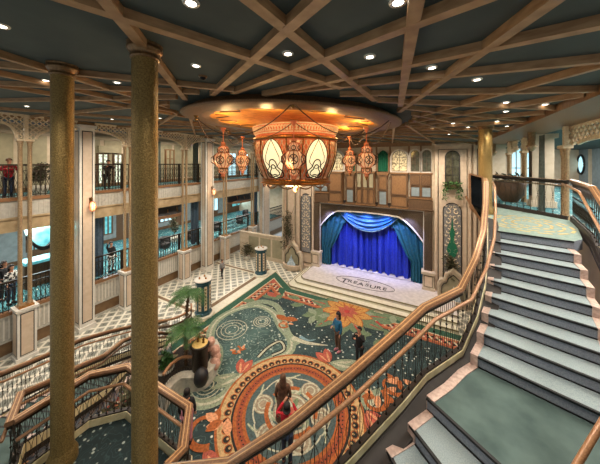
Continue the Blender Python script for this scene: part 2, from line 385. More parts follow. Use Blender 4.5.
# great medallion
mc = (-4.3, 7.43)
disc(mc, 2.52, Z2, 'orange', n=72); ring(mc, 2.02, 2.44, Z3, 'tan')
for i in range(48):
    a = 2*PI*i/48; p = (mc[0]+2.17*cos(a), mc[1]+2.17*sin(a)); disc(p, .135, Z4, 'orange', n=10); disc(p, .10, Z4, 'black', n=10); disc((mc[0]+2.13*cos(a), mc[1]+2.13*sin(a)), .04, Z4, 'tan', n=8)
ring(mc, 1.96, 2.03, Z4, 'black'); ring(mc, 1.62, 1.96, Z4, 'brick'); ring(mc, 1.84, 1.95, Z4, 'orange'); ring(mc, 1.55, 1.66, Z4, 'orange')
for i in range(84):
    a = 2*PI*i/84; disc((mc[0]+1.76*cos(a), mc[1]+1.76*sin(a)), .028, Z5, 'black', n=6)
disc(mc, 1.55, Z4, 'slate', n=64)
for i in range(6):
    a = math.radians(60*i-15)
    pts = [(mc[0]+(1.48-.95*q/14)*cos(a+q*.085), mc[1]+(1.48-.95*q/14)*sin(a+q*.085), 0) for q in range(15)]
    ribbon(pts, .06, Z4, 'sage', w1=.3); ribbon(pts, .02, Z4, 'pale', w1=.07)
for i in range(6):                                       # scrollwork wheels round the centre
    a = math.radians(60*i+15); c = (mc[0]+1.02*cos(a), mc[1]+1.02*sin(a))
    disc(c, .36, Z5, 'taupe'); ring(c, .28, .33, .033, 'pale', n=30); ring(c, .14, .19, .033, 'pale', n=24)
    ring((mc[0]+.35*cos(a), mc[1]+.35*sin(a)), .95, 1.0, .034, 'pale', 60*i-20, 60*i+60)
for a0 in (0, 90, 180, 270): ring(mc, .78, .92, .034, 'orange', a0+8, a0+78); ring(mc, .7, .76, .034, 'pale', a0+8, a0+78)
disc(mc, .62, .0345, 'taupe', n=40); ring(mc, .5, .56, .036, 'pale')
for i in range(8): petal(mc, PI/4*i, .5, .11, .036, 'pale' if i % 2 else 'leaf')
disc(mc, .12, .038, 'coral')
for px, py, fl_ in ((228, 366, 1), (334, 358, -1), (372, 412, 1), (240, 455, 1)):   # coral blossoms round the medallion
    c = at(px, py).xy; a = math.atan2(c.y-mc[1], c.x-mc[0]); c = (mc[0]+2.6*cos(a), mc[1]+2.6*sin(a))
    for q in (1.1, 1.5): petal(c, a+q*fl_, 1.15, .2, Z3, 'sage', -.3*fl_); petal((c[0]+.1, c[1]+.05), a+q*fl_, .9, .07, Z3, 'pale', -.25*fl_)
    for q in (-.95, -.4): petal(c, a+q*fl_*1.2-fl_*.3, .8, .2, Z4, 'coral'); petal(c, a+q*fl_*1.2-fl_*.3, .6, .05, Z4, 'peach')
# orange goldfish scrolls
def scroll(px, py, sc, rot):
    o = at(px, py).xy; pts = []
    for t in range(26):
        q = t/25; r = sc*(.1+.5*q); a = rot+q*5.2; pts.append((o.x+r*cos(a), o.y+r*sin(a), 0))
    ribbon(pts, .07*sc, Z3, 'orange', w1=.2*sc)
    for k in range(5): petal((o.x+.1*k*sc, o.y+.12*k*sc), rot+k*1.2, .5*sc, .14*sc, Z3, 'orange' if k % 2 else 'peach', .1)
for q in ((206, 428, 1.1, .5), (372, 400, 1.0, 2.2), (283, 325, .55, 1.0), (392, 385, .9, 1), (235, 352, .5, 3)): scroll(*q)
tag(art.build('patterned_carpet', KM), 'huge midnight-teal lobby carpet with orange round medallion, lagoon and lily', 'carpet')

# ------------------------------------------------------------------ stage
st = MB()
for i, zt in enumerate((.15, .30, .45)):
    y = 14.75+.42*i; x = -8.95+.3*i
    pts = [(x, 18.7 if i == 2 else 17.9), (x, y+.3), (x+.35, y), (1.2, y), (1.2, 18.7 if i == 2 else 17.9)]
    st.prism(pts, zt-.15 if i else 0.02, zt, 1 if i < 2 else 0)
    st.sweep([(x, 17.8, zt-.02), (x, y+.3, zt-.02), (x+.35, y, zt-.02), (1.2, y, zt-.02)], rect(.05, .055), 2)
st.prism([(-7.9, 18.6), (-.45, 18.6), (-.45, 20), (-7.9, 20)], .1, .45, 0)
stg = thing('stage', 'low white stage with two cream steps before the blue curtain', 'stage', (-4.2, 16.5, 0))
st.build('platform', [M['stagefl'], M['stagestep'], M['stair_edge']], stg)
tc = at(364, 283.5, .45)
ov = MB(); n = 64
for rr, w in ((1.0, .035), (.96, .012)):
    pts = [(tc.x+1.95*rr*cos(2*PI*i/n), tc.y+.70*rr*sin(2*PI*i/n), .4535) for i in range(n)]
    ov.sweep(pts, rect(w, .004), 0, True)
ov.build('oval_emblem_line', M['black'], stg)
def text(body, size, loc, rot, m, parent, name='lettering', ext=.003, shear=0.):
    cu = bpy.data.curves.new('t', 'FONT'); cu.body = body; cu.size = size; cu.align_x = 'CENTER'; cu.align_y = 'CENTER'; cu.extrude = ext; cu.offset = size*.012; cu.shear = shear
    o = bpy.data.objects.new('t', cu); C.objects.link(o); bpy.context.view_layer.update()
    me = bpy.data.meshes.new_from_object(o.evaluated_get(bpy.context.evaluated_depsgraph_get())); bpy.data.objects.remove(o)
    me.materials.clear(); me.materials.append(m); off = worldloc(parent)
    me.transform(Matrix.Translation(Vector(loc)-off) @ rot)
    r = bpy.data.objects.new(name, me); C.objects.link(r); r.parent = parent
    return r
for i, ch in enumerate('TREASURE'):
    big = ch in 'T' and i == 0; s = .82 if i == 0 else (.62 if ch in 'AU' else .54)
    x = tc.x+(-1.3, -.92, -.56, -.17, .24, .62, 1.0, 1.36)[i]
    text(ch, s, (x, tc.y-.14-.07*(s > .6), .455), Matrix.Rotation(.0, 4, 'Z'), M['black'], stg, 'letter')
text('DISNEY', .26, (tc.x-.12, tc.y+.36, .455), Matrix.Identity(4), M['black'], stg, 'small_lettering')

# stage house: walls behind the curtain
bk = MB(); bk.box(-8.1, -.25, 20.0, 20.15, 0, 6); bk.box(-8.2, -7.95, 18.3, 20, 0, 6); bk.box(-.4, -.15, 18.3, 20, 0, 6); bk.box(-8.1, -.25, 18.3, 20, 5.6, 5.75)
struct(bk.build('wall_backstage', M['dark']))
def drape(path, z0, z1, amp, freq, thick=.03, hem=.05, n=160, top=None, bot=None):
    mb = MB(); P = [Vector((*p, 0)) for p in path]; L = sum((P[i+1]-P[i]).length for i in range(len(P)-1)); vs = []; fs = []; R = 10
    for i in range(n+1):
        s = i/n*L; k = 0; ss = s
        while k < len(P)-2 and ss > (P[k+1]-P[k]).length: ss -= (P[k+1]-P[k]).length; k += 1
        t = (P[k+1]-P[k]).normalized(); p = P[k]+t*ss; nn = Vector((-t.y, t.x, 0))
        ph = s*freq+1.3*sin(s*1.7); w = sin(ph)+.35*sin(2.3*ph+1)
        zb = bot(i/n) if bot else z0+hem*.5*sin(ph*1.0); zt = top(i/n) if top else z1
        for j in range(R+1):
            q = j/R; f = 1-.45*q
            vs.append(p+nn*w*amp*f+Vector((0, 0, zb+(zt-zb)*q)))
    for i in range(n):
        for j in range(R): a = i*(R+1)+j; fs.append((a, a+R+1, a+R+2, a+1))
    mb.add(vs, fs, 0, True)
    b = len(mb.v); vs2 = [(v[0], v[1]+thick, v[2]) for v in vs]; mb.add(vs2, [f[::-1] for f in fs], 0, True)
    return mb
tag(drape([(-7.85, 19.0), (-.5, 19.0)], .5, 5.5, .17, 12, n=420).build('stage_curtain', M['curtain']), 'pleated royal blue curtain hanging across the back of the stage', 'curtain')
# swagged valance
sw = thing('swag_valance', 'teal-blue swagged valance draped across the top of the stage opening', 'valance', (-4.2, 18.6, 4.2))
mb = MB(); nx, nr = 60, 40; vs = []; fs = []
for i in range(nx+1):
    u = i/nx; x = -6.6+u*4.8; sag = 1-(2*u-1)**2
    for j in range(nr+1):
        q = j/nr; zz = 5.35-(.25+1.55*sag)*q-.0; yy = 18.52-.16*sin(PI*q)-.07*sin(q*PI*2*5.5+.4*u)-.02*sin(40*u)
        vs.append((x, yy, zz+.12*(1-sag)*(1-q)))
for i in range(nx):
    for j in range(nr): a = i*(nr+1)+j; fs.append((a, a+nr+1, a+nr+2, a+1))
mb.add(vs, fs, 0, True); mb.build('centre_swag', M['swag'], sw)
mb = MB(); pts = []
for i in range(31): u = i/30; sag = 1-(2*u-1)**2; pts.append((-6.6+u*4.8, 18.48, 5.35-(.25+1.55*sag)))
mb.tube(pts, .035, 6); mb.build('fringe', M['bluew'] if 'bluew' in M else ART['bluew'], sw)
for s in (-1, 1):
    mb = MB(); vs = []; fs = []; n = 30
    for i in range(n+1):                                 # dark scalloped side swags
        u = i/n; x = CX+.05+s*(1.0+2.7*u)
        for j in range(16):
            q = j/15; vs.append((x, 18.72-.07*sin(q*14+u*3), 5.3-(.5+1.0*sin(PI*min(1, u*1.1)))*q))
    for i in range(n):
        for j in range(15): a = i*16+j; fs.append((a, a+16, a+17, a+1))
    mb.add(vs, fs, 0, True); mb.build('side_swag', M['tealcurt'], sw)
for s, nm in ((-1, 'peacock teal tied-back drape at the left edge of the stage opening'), (1, 'peacock teal tied-back drape at the right edge of the stage opening')):
    mb = MB(); vs = []; fs = []; n = 50; R = 18
    xo = -7.9 if s < 0 else -.48
    for i in range(n+1):
        u = i/n
        for j in range(R+1):
            q = j/R; w = 2.25*(1-q)**1.5+.62 if q < .75 else .9+.1*sin((q-.75)*6)
            w = max(.72, 1.0+1.5*(1-q)**.9*(1 if q < .7 else 0)) if q < .7 else .85
            w = .8+1.55*max(0, 1-q/.72)**.8
            vs.append((xo-s*u*w, 18.58-.09*sin(u*26)*(1-.3*q)+.1*u, 5.3-(4.83)*q))
    for i in range(n):
        for j in range(R): a = i*(R+1)+j; fs.append((a, a+R+1, a+R+2, a+1))
    mb.add(vs, fs, 0, True); tag(mb.build('side_drape', M['tealcurt']), nm, 'curtain', 'drapes at the sides of the stage')
# proscenium with its bronze trellis
pr = thing('proscenium_arch', 'bronze trellis proscenium arch framing the blue stage curtain', 'proscenium', (-4.2, 18.3, 0))
def lattice(mb, inside, O, U, V, u0, u1, v0, v1, sp, w, t, mi=0, N=None):
    O, U, V = Vector(O), Vector(U), Vector(V); N = Vector(N) if N else U.cross(V)
    for s in (1, -1):
        k0 = int(math.floor((u0-s*v1 if s > 0 else u0+v0)/sp))-1; k1 = int(math.ceil((u1-s*v0 if s > 0 else u1+v1)/sp))+1
        for k in range(k0, k1+1):
            run = None; stp = sp/5; m = int((v1-v0)/stp)+1
            for i in range(m+1):
                v = v0+i*(v1-v0)/m; u = k*sp+s*v
                ok = u0 <= u <= u1 and inside(u, v)
                if ok and run is None: run = (u, v)
                if (not ok or i == m) and run is not None:
                    ue = u if ok else pu; ve = v if ok else pv
                    if abs(ve-run[1]) > stp*.5: mb.bar(O+U*run[0]+V*run[1], O+U*ue+V*ve, w, t, mi, N)
                    run = None
                pu, pv = u, v
def prolow(x):
    u = abs(x-CX)/3.45
    return 4.98-.22*(u**2)-(.95*max(0, (u-.62)/.38)**1.6)
mb = MB(); xs = [-7.9+7.45*i/40 for i in range(41)]
mb.slab([(x, prolow(x)) for x in xs]+[(-.45, 5.45), (-7.9, 5.45)], (0, 18.3, 0), (1, 0, 0), (0, 0, 1), (0, 1, 0), .1)
mb.build('spandrel_board', M['woodd'], pr)
mb = MB(); lattice(mb, lambda u, v: v > prolow(u)+.03, (0, 18.27, 0), (1, 0, 0), (0, 0, 1), -7.85, -.5, 3.6, 5.4, .11, .022, .03); mb.build('trellis', M['mesh'], pr)
mb = MB()
for i in range(40): mb.bar((xs[i], 18.25, prolow(xs[i])), (xs[i+1], 18.25, prolow(xs[i+1])), .08, .09)
mb.bar((-7.95, 18.24, 5.45), (-.4, 18.24, 5.45), .08, .1); mb.bar((-7.88, 18.25, 1.6), (-7.88, 18.25, 5.45), .07, .07); mb.bar((-.47, 18.25, 1.6), (-.47, 18.25, 5.45), .07, .07)
mb.build('edge_moulding', M['whitemetal'], pr)
for x0, x1 in ((-8.35, -7.9), (-.45, .02)):
    mb = MB(); mb.box(x0, x1, 18.1, 18.5, 1.6, 5.5); mb.build('post', M['woodd'], pr)
    mb = MB(); lattice(mb, lambda u, v: True, (0, 18.08, 0), (1, 0, 0), (0, 0, 1), x0+.04, x1-.04, 1.65, 5.4, .09, .02, .03); mb.build('post_trellis', M['mesh'], pr)
    mb = MB(); a, b = x0-.08, x1+.1
    mb.box(a, b, 17.85, 18.4, .45, 1.45); mb.box(a-.07, b+.07, 17.78, 18.4, 1.45, 1.62); mb.box(a-.05, b+.05, 17.8, 18.4, .45, .6); mb.box(a+.08, b-.08, 17.83, 17.86, .68, 1.38, 1); mb.box(a+.11, b-.11, 17.815, 17.84, .71, 1.35, 2)
    mb.build('pedestal', [M['cream'], M['black'], M['pink']], pr)

# ------------------------------------------------------------------ stage wall
def arch_pts(x0, x1, z0, z1, n=12, lobes=False):
    w = (x1-x0)/2; c = (x0+x1)/2; zs = z1-w; pts = [(x0, z0), (x1, z0)]
    for i in range(n+1): a = PI*i/n; pts.append((c+w*cos(a), zs+w*sin(a)))
    return pts
ws = MB()
ws.box(-11.2, -8.3, 18.3, 18.7, 0, 10.6); ws.box(-.0, 3.3, 18.3, 18.7, 0, 10.3); ws.box(-8.3, 0, 18.55, 18.7, 5.5, 10.5)
ws.box(-16, -11.2, 18.0, 18.25, 0, 2.1); ws.box(-16, -11.2, 17.96, 18.3, 2.1, 2.2); ws.box(-11.25, -11.1, 17.9, 18.5, 0, 10.6)
for x in (-14.9, -13.6, -12.3): ws.box(x, x+1.1, 17.97, 18.0, .35, 1.9, 1)
struct(ws.build('wall_stage', [M['cream'], M['sagewall']]))
def outline(mb, pts, y, w, t, mi=0):
    n = len(pts)
    for i in range(n): mb.bar((pts[i][0], y, pts[i][1]), (pts[(i+1) % n][0], y, pts[(i+1) % n][1]), w, t, mi, (0, 1, 0))
def pilaster(x0, x1, ztop, arab, label, ar=(0, 0), mirror=False):
    t = thing('wall_panel', label, 'wall panel', ((x0+x1)/2, 18.2, 0), 'tall panels on both sides of the stage')
    mb = MB(); mb.box(x0, x1, 18.1, 18.3, .1, ztop); mb.box(x0-.04, x0+.08, 18.03, 18.3, .1, ztop, 0); mb.box(x1-.08, x1+.04, 18.03, 18.3, .1, ztop, 0); mb.box(x0-.06, x1+.06, 18.0, 18.3, ztop, ztop+.15); mb.box(x0-.05, x1+.05, 18.0, 18.3, 0, .3)
    mb.build('board', M['pink'], t)
    mb = MB(); outline(mb, [(x0+.16, .5), (x1-.16, .5), (x1-.16, ztop-.2), (x0+.16, ztop-.2)], 18.09, .03, .03); mb.build('inlay_line', M['black'], t)
    if arab:
        a, b = ar; mb = MB(); pp = arch_pts(a, b, 1.35, 6.1); mb.slab(pp, (0, 18.08, 0), (1, 0, 0), (0, 0, 1), (0, -1, 0), .015); mb.build('mosaic_ground', M['greyc'], t)
        mb = MB(); outline(mb, pp, 18.06, .05, .04); mb.build('arch_outline', M['black'], t)
        mb = MB(); c = (a+b)/2; y = 18.045; w = (b-a)/2
        def curl(x, zc, r, a0, turns, th=.028):
            P = [(x+r*(1-.75*i/22)*cos(a0+turns*i/22), y, zc+r*(1-.75*i/22)*sin(a0+turns*i/22)) for i in range(23)]
            mb.tube(P, th, 4)
        zc = 1.6
        while zc < 5.7:
            for s in (-1, 1):
                curl(c+s*w*.48, zc+.25, w*.38, PI/2 if s > 0 else PI/2, s*5.2); curl(c+s*w*.25, zc+.55, w*.2, -PI/2, -s*4.6, .022)
                curl(c+s*w*.72, zc+.62, w*.16, 0, s*5, .02)
            zc += .62
        mb.build('ivory_scrollwork', M['pattern'], t)
        if arab == 2:
            mb = MB(); pf = [(.0, 5.2), (.06, 4.6), (.16, 4.3), (.09, 3.9), (.2, 3.55), (.3, 3.2), (.18, 2.85), (.06, 2.6), (.0, 2.3)]
            mb.slab([(c+p[0], p[1]) for p in pf]+[(c-p[0], p[1]) for p in pf[-2:0:-1]], (0, 18.04, 0), (1, 0, 0), (0, 0, 1), (0, -1, 0), .02); mb.build('cypress_motif', M['green'], t)
    return t
pilaster(-11.05, -9.85, 7.6, 0, 'narrow cream panel with arched outline behind the left fountain')
mb = MB(); outline(mb, arch_pts(-10.8, -10.1, 2.6, 6.6), 18.08, .03, .03); tag(mb.build('arched_inlay', M['sagewall']), 'slender arched inlay on the cream panel behind left fountain', 'wall ornament')
pilaster(-9.75, -8.42, 7.6, 1, 'cream panel with tall ivory scrollwork mosaic left of the stage', (-9.5, -8.62))
pilaster(.2, 2.05, 9.65, 2, 'cream panel with green cypress scrollwork right of the stage', (.63, 1.6))
pilaster(2.25, 3.2, 9.65, 0, 'narrow plain cream panel at far right of the stage wall')
# arched mirror with plant box
am = thing('arched_mirror', 'arched antique mirror with glazing bars above the green cypress panel', 'mirror', (1.12, 18.05, 7.3))
mb = MB(); pp = arch_pts(.75, 1.5, 7.35, 9.35); mb.slab(pp, (0, 18.07, 0), (1, 0, 0), (0, 0, 1), (0, -1, 0), .02); mb.build('glass', M['mirror'], am)
mb = MB(); outline(mb, pp, 18.04, .06, .06)
mb.bar((1.125, 18.03, 7.35), (1.125, 18.03, 9.3), .03, .03)
for zz in (7.85, 8.35, 8.85): mb.bar((.75, 18.03, zz), (1.5, 18.03, zz), .03, .03)
mb.build('glazing_bars', M['black'], am)
def leaves(mb, n, box, size, mi=0, droop=0):
    for i in range(n):
        p = Vector([random.uniform(box[k], box[k+3]) for k in range(3)]); a = random.uniform(0, 2*PI); t = random.uniform(-.6, .9)-droop
        d = Vector((cos(a)*cos(t), sin(a)*cos(t), sin(t))); s = d.cross(Vector((random.uniform(-1, 1), random.uniform(-1, 1), 1))).normalized(); L = size*random.uniform(.6, 1.3)
        mb.add([p, p+d*L*.5+s*L*.22, p+d*L, p+d*L*.5-s*L*.22], [(0, 1, 2, 3)], mi)
pb = thing('window_planter', 'trailing green plant in a box below the arched mirror', 'plant', (1.12, 17.85, 7.0))
mb = MB(); mb.box(.7, 1.55, 17.8, 18.03, 7.05, 7.28); mb.build('trough', M['woodd'], pb)
mb = MB(); leaves(mb, 300, (.68, 17.7, 7.0, 1.55, 17.95, 7.4), .16); leaves(mb, 90, (.62, 17.7, 6.35, .88, 17.9, 7.1), .15, droop=.7); leaves(mb, 90, (1.32, 17.7, 6.45, 1.6, 17.9, 7.1), .15, droop=.7); mb.build('foliage', M['foliage'], pb)

# windows and timber balconies above the stage
nw = [0]
def window(x0, x1, z0, z1, pane, y=18.5):
    nw[0] += 1
    mb = MB(); outer = arch_pts(x0-.13, x1+.13, z0-.1, z1+.12); mb.slab(outer, (0, y, 0), (1, 0, 0), (0, 0, 1), (0, -1, 0), .1)
    w = struct(mb.build('window_%d' % nw[0], M['whitemetal']))
    mb = MB(); pp = arch_pts(x0, x1, z0, z1); mb.slab(pp, (0, y-.1, 0), (1, 0, 0), (0, 0, 1), (0, -1, 0), .01); mb.build('pane', pane, w)
    mb = MB(); outline(mb, pp, y-.12, .03, .03); c = (x0+x1)/2; mb.bar((c, y-.12, z0), (c, y-.12, z1), .03, .03)
    for q in (.35, .65): mb.bar((x0, y-.12, z0+(z1-z0)*q), (x1, y-.12, z0+(z1-z0)*q), .025, .025)
    mb.build('glazing_bar', M['woodd'], w)
def mirx(x): return 2*CX-x
for x0, x1, p in ((-2.47, -1.5, 'stained'), (-1.25, -.75, 'mirror'), (-.55, -.05, 'mirror')):
    window(x0, x1, 8.05, 9.45, M[p])
    a, b = mirx(x1), mirx(x0); window(a, b, 8.05, 9.45, M[p])
def greenwin(x0, x1, lab):
    t = thing('alcove_drape', lab, 'curtain', ((x0+x1)/2, 18.4, 8), 'green drapes in the upper alcoves')
    mb = MB(); vs = []; fs = []; n = 40
    for i in range(n+1):
        u = i/n; zt = 9.2+.3*sin(PI*u)
        for j in range(2): vs.append((x0+(x1-x0)*u, 18.42-.04*sin(u*34), 8.0 if j == 0 else zt))
    for i in range(n): fs.append((2*i, 2*i+2, 2*i+3, 2*i+1))
    mb.add(vs, fs, 0, True); mb.build('cloth', M['green'], t)
    mb = MB(); mb.box(x0-.08, x0, 18.3, 18.5, 7.9, 9.3); mb.box(x1, x1+.08, 18.3, 18.5, 7.9, 9.3); mb.box(x0-.08, x1+.08, 18.25, 18.5, 7.85, 7.97); mb.build('frame', M['wood'], t)
greenwin(-3.42, -2.72, 'emerald green drape in the alcove right of the centre balcony'); greenwin(mirx(-2.72), mirx(-3.42), 'emerald green drape in the alcove left of the centre balcony')
def balcony(x0, x1, z0, z1, y, style, label, panels=2):
    t = thing('timber_balcony', label, 'balcony', ((x0+x1)/2, 18.4, z0), 'timber balconies above the stage')
    mb = MB(); mb.box(x0, x1, y, 18.55, z0, z1); mb.box(x0-.05, x1+.05, y-.06, 18.55, z1, z1+.1); mb.box(x0-.05, x1+.05, y-.06, 18.55, z0-.1, z0); mb.build('box', M['wood'], t)
    n = panels; w = (x1-x0)/n; zs = [z0, (z0+z1)/2, z1] if style != 'tall' else [z0, z0+(z1-z0)*.35, z1]
    for i in range(n):
        for k in range(2):
            a, b, c, d = x0+i*w+.06, x0+(i+1)*w-.06, zs[k]+.06, zs[k+1]-.06
            mb = MB(); mb.box(a, b, y-.035, y, c, d); outline(mb, [(a, c), (b, c), (b, d), (a, d)], y-.045, .05, .045, 1)
            if style == 'cream' and k == 1 or style == 'tall' and k == 1:
                pass
            if style == 'louvre' and k == 1:
                zz = c+.05
                while zz < d-.03: mb.box(a+.04, b-.04, y-.055, y-.03, zz, zz+.025, 1); zz += .07
            mb.build('panel', [M['sagewall'] if (style == 'cream' and k == 1) else M['greydoor'] if (style in ('louvre', 'grey') and k == 0) else M['wood'], M['woodd']], t)
balcony(mirx(-3.6), -3.6, 5.65, 7.9, 18.0, 'cream', 'widest timber balcony with cream trellis panels above centre of the stage', 3)
for nm, q in (('right', lambda a, b: (a, b)), ('left', lambda a, b: (mirx(b), mirx(a)))):
    a, b = q(-3.38, -2.75); balcony(a, b, 5.6, 7.75, 18.25, 'grey', 'slim grey shuttered bay beside the widest timber balcony, on its %s' % nm, 1)
    a, b = q(-2.5, -1.45); balcony(a, b, 5.6, 7.85, 18.05, 'tall', 'plain walnut balcony below the %s stained-glass window' % nm, 1)
    a, b = q(-1.3, .0); balcony(a, b, 6.3, 7.85, 18.3, 'louvre', 'louvred bay below the pair of narrow windows, %s end of the facade' % nm, 2)
mb = MB(); mb.box(-8.3, .1, 18.1, 18.55, 5.45, 5.55); mb.box(-1.4, .05, 18.2, 18.5, 5.55, 6.15); mb.box(-8.35, -7.15, 18.2, 18.5, 5.55, 6.15); struct(mb.build('trim_2', M['woodd']))
mb = MB(); mb.box(-8.3, .1, 18.35, 18.55, 9.75, 10.15)
for x in (-6.9, -5.55, -3.55, -2.62, -1.38, -.65): mb.box(x-.05, x+.05, 18.44, 18.55, 7.95, 9.8)
struct(mb.build('trim_3', M['wood']))
# wall fountains
def fountain(loc, label):
    t = thing('wall_fountain', label, 'fountain', loc, 'fountains beside the stage')
    x, y, _ = loc
    o = [(-.85, 0), (-.85, 1.1), (-.72, 1.45), (-.5, 1.5), (-.42, 1.85), (-.15, 2.05), (0, 2.25), (.15, 2.05), (.42, 1.85), (.5, 1.5), (.72, 1.45), (.85, 1.1), (.85, 0)]
    i_ = [(-.62, .45), (-.62, 1.05), (-.5, 1.25), (-.36, 1.3), (-.28, 1.6), (0, 1.85), (.28, 1.6), (.36, 1.3), (.5, 1.25), (.62, 1.05), (.62, .45)]
    mb = MB(); mb.slab([(x+a, b) for a, b in o], (0, y+.25, 0), (1, 0, 0), (0, 0, 1), (0, 1, 0), .3)
    for k in range(len(o)-1): mb.bar((x+o[k][0]*.93, y+.22, o[k][1]*.98), (x+o[k+1][0]*.93, y+.22, o[k+1][1]*.98), .1, .12, 0, (0, 1, 0))
    mb.build('back_stone', M['cream'], t)
    mb = MB(); mb.slab([(x+a, b) for a, b in i_], (0, y+.24, 0), (1, 0, 0), (0, 0, 1), (0, -1, 0), .02); mb.build('niche', M['sagewall'], t)
    mb = MB(); outline(mb, [(x+a, b) for a, b in i_], y+.2, .035, .04); mb.build('niche_outline', M['black'], t)
    mb = MB(); mb.lathe([(.55, 0), (.72, .1), (.78, .4), (.82, .48), (.7, .48), (.62, .3), (0, .28)], (x, y+.2, 0), 24, 0, scale=(1, .6)); mb.build('basin', M['pink'], t)
    mb = MB()
    for k, (dx, h) in enumerate(((0, 1.25), (-.14, .95), (.14, .95), (-.27, .7), (.27, .7))): mb.lathe([(.09, .3), (.11, .5), (.05, h*.8), (0, h)], (x+dx, y+.1, 0), 10)
    mb.build('glass_spires', M['water'], t)
fountain((-10.0, 17.2, 0), 'scalloped cream wall fountain with glass spires left of the stage')
fountain((1.15, 17.3, 0), 'scalloped cream wall fountain at the right end of the stage')
def bush(loc, h, w, label, m, name='tall_plant', pot=.5):
    t = thing(name, label, 'plant', loc); x, y, z0 = loc
    mb = MB(); mb.lathe([(.22, 0), (.3, pot*.5), (.34, pot), (.28, pot), (.26, pot*.85), (0, pot*.85)], loc, 16); mb.build('pot', M['ped_wood'], t)
    mb = MB(); mb.tube([(x, y, z0+pot*.8), (x+.05, y, z0+h*.5), (x-.03, y+.02, z0+h*.9)], .035, 6, taper=.4)
    for k in range(9):
        a = k*2.4; q = .3+.07*k; mb.tube([(x, y, z0+h*q), (x+w*.35*cos(a), y+w*.35*sin(a), z0+h*(q+.12)), (x+w*.5*cos(a), y+w*.5*sin(a), z0+h*(q+.24))], .018, 5, taper=.4)
    mb.build('branches', M['woodd'], t)
    mb = MB()
    for k in range(26):
        q = random.uniform(.25, 1); a = random.uniform(0, 2*PI); r = random.uniform(0, w*.5)*(1.15-q*.7); c = (x+r*cos(a), y+r*sin(a), z0+pot+(h-pot)*q); s = w*.17
        leaves(mb, 26, (c[0]-s, c[1]-s, c[2]-s, c[0]+s, c[1]+s, c[2]+s), .17)
    mb.build('foliage', m, t)
    return t
bush((-10.6, 17.75, 0), 4.6, 1.15, 'tall dark bronze-leaved plant standing behind the left fountain', M['foliage2'])
bush((1.0, 17.85, 0), 2.9, .9, 'small dark red-brown plant behind the right fountain', M['foliage2'])
bush((-14.6, 17.3, 0), 1.3, 1.3, 'low dark plant on the tiles at the far end of the lobby', M['foliage2'], pot=.35)

# ------------------------------------------------------------------ ceiling
SL = .05
def cz(x): return 10.15-SL*(x+4.25)
cl = MB()
cl.add([(-25, -6, cz(-25)), (14, -6, cz(14)), (14, 24, cz(14)), (-25, 24, cz(-25)), (-25, -6, cz(-25)+.2), (14, -6, cz(14)+.2), (14, 24, cz(14)+.2), (-25, 24, cz(-25)+.2)],
       [(3, 2, 1, 0), (4, 5, 6, 7), (0, 1, 5, 4), (1, 2, 6, 5), (2, 3, 7, 6), (3, 0, 4, 7)])
struct(cl.build('ceiling', M['ceil']), 'dark teal ceiling crossed by diagonal oak ribs')
RB = 3.3
bm_ = MB()
X0, X1, Y0, Y1 = -16.2, 2.3, -2.5, 18.1
def ray_ceiling(px, py, drop=.1):
    u = (px-300)/FL; dx = FX+RX*u; dy = FY+RY*u; dz = -(py-HY)/FL
    t = (10.15-SL*4.25-drop-8.6)/(dz+SL*dx); return Vector((t*dx, t*dy, 0))
ribs = []
for p, q in (((247, 0), (373, 100)), ((323, 0), (210, 98)), ((60, 0), (367, 97)), ((487, 0), (225, 97)), ((417, 0), (400, 110)), ((558, 0), (407, 107)), ((600, 28), (260, 97)), ((103, 0), (187, 102))):
    p = ray_ceiling(*p); q = ray_ceiling(*q); ribs.append((p, (p-q).normalized()))
c0 = Vector((CX, CYC, 0))
for fam, angs in ((1, [34+14*i for i in range(16)]+[-48-14*i for i in range(4)]), (-1, [-90+14*i for i in range(17)]+[-160-14*i for i in range(3)])):
    for an in angs:
        an = math.radians(an); ribs.append((c0+Vector((cos(an), sin(an), 0))*RB, Vector((-sin(an), cos(an), 0))*fam*-1))
for p, d in ribs:
    for sg in (1,):
        # the half of the rib line that runs outwards from its foot near the rose
        foot = p+d*(c0-p).dot(d); dd = d if (p-foot).dot(d) > 0 or (p-foot).length < .01 else -d
        t0, t1 = 1.9, 40
        for k, lo, hi in ((0, X0, X1), (1, Y0, Y1)):
            if abs(dd[k]) > 1e-6: t1 = min(t1, ((hi if dd[k] > 0 else lo)-foot[k])/dd[k])
        if t1 <= t0: continue
        a = foot+dd*t0; b = foot+dd*t1; a.z = cz(a.x)-.05; b.z = cz(b.x)-.05
        bm_.bar(a, b, .115 if ribs.index((p, d)) < 8 else .085, .10)
bm_.bar((X0, Y0, cz(X0)-.1), (X0, 24, cz(X0)-.1), .25, .2)
struct(bm_.build('trim_1', M['beam']), 'crossing oak ribs under the ceiling')
# ceiling rose around the chandelier
rose = thing('ceiling_rose', 'large round oak ceiling rose with amber-lit recess above the great lantern', 'ceiling rose', (CX, CYC, 9.9))
mb = MB(); mb.lathe([(2.95, 9.95), (3.44, 9.93), (3.5, 9.95), (3.5, 9.99), (3.3, 10.02), (3.2, 10.2)], (CX, CYC, 0), 96, cap=False); mb.build('rim', M['wood'], rose)
mb = MB(); n = 96; vs = []; fs = []
for i in range(n):
    a = 2*PI*i/n; lob = 1+.045*abs(sin(6*a+.3)); vs += [(CX+2.15*cos(a), CYC+2.15*sin(a), 10.08), (CX+2.66*lob*cos(a), CYC+2.66*lob*sin(a), 9.985), (CX+2.7*lob*cos(a), CYC+2.7*lob*sin(a), 9.92), (CX+3.02*cos(a), CYC+3.02*sin(a), 9.955)]
for i in range(n):
    j = (i+1) % n
    for k in range(3): fs.append((4*i+k, 4*j+k, 4*j+k+1, 4*i+k+1))
mb.add(vs, fs, 0, True); mb.build('scalloped_petals', M['brown'], rose)
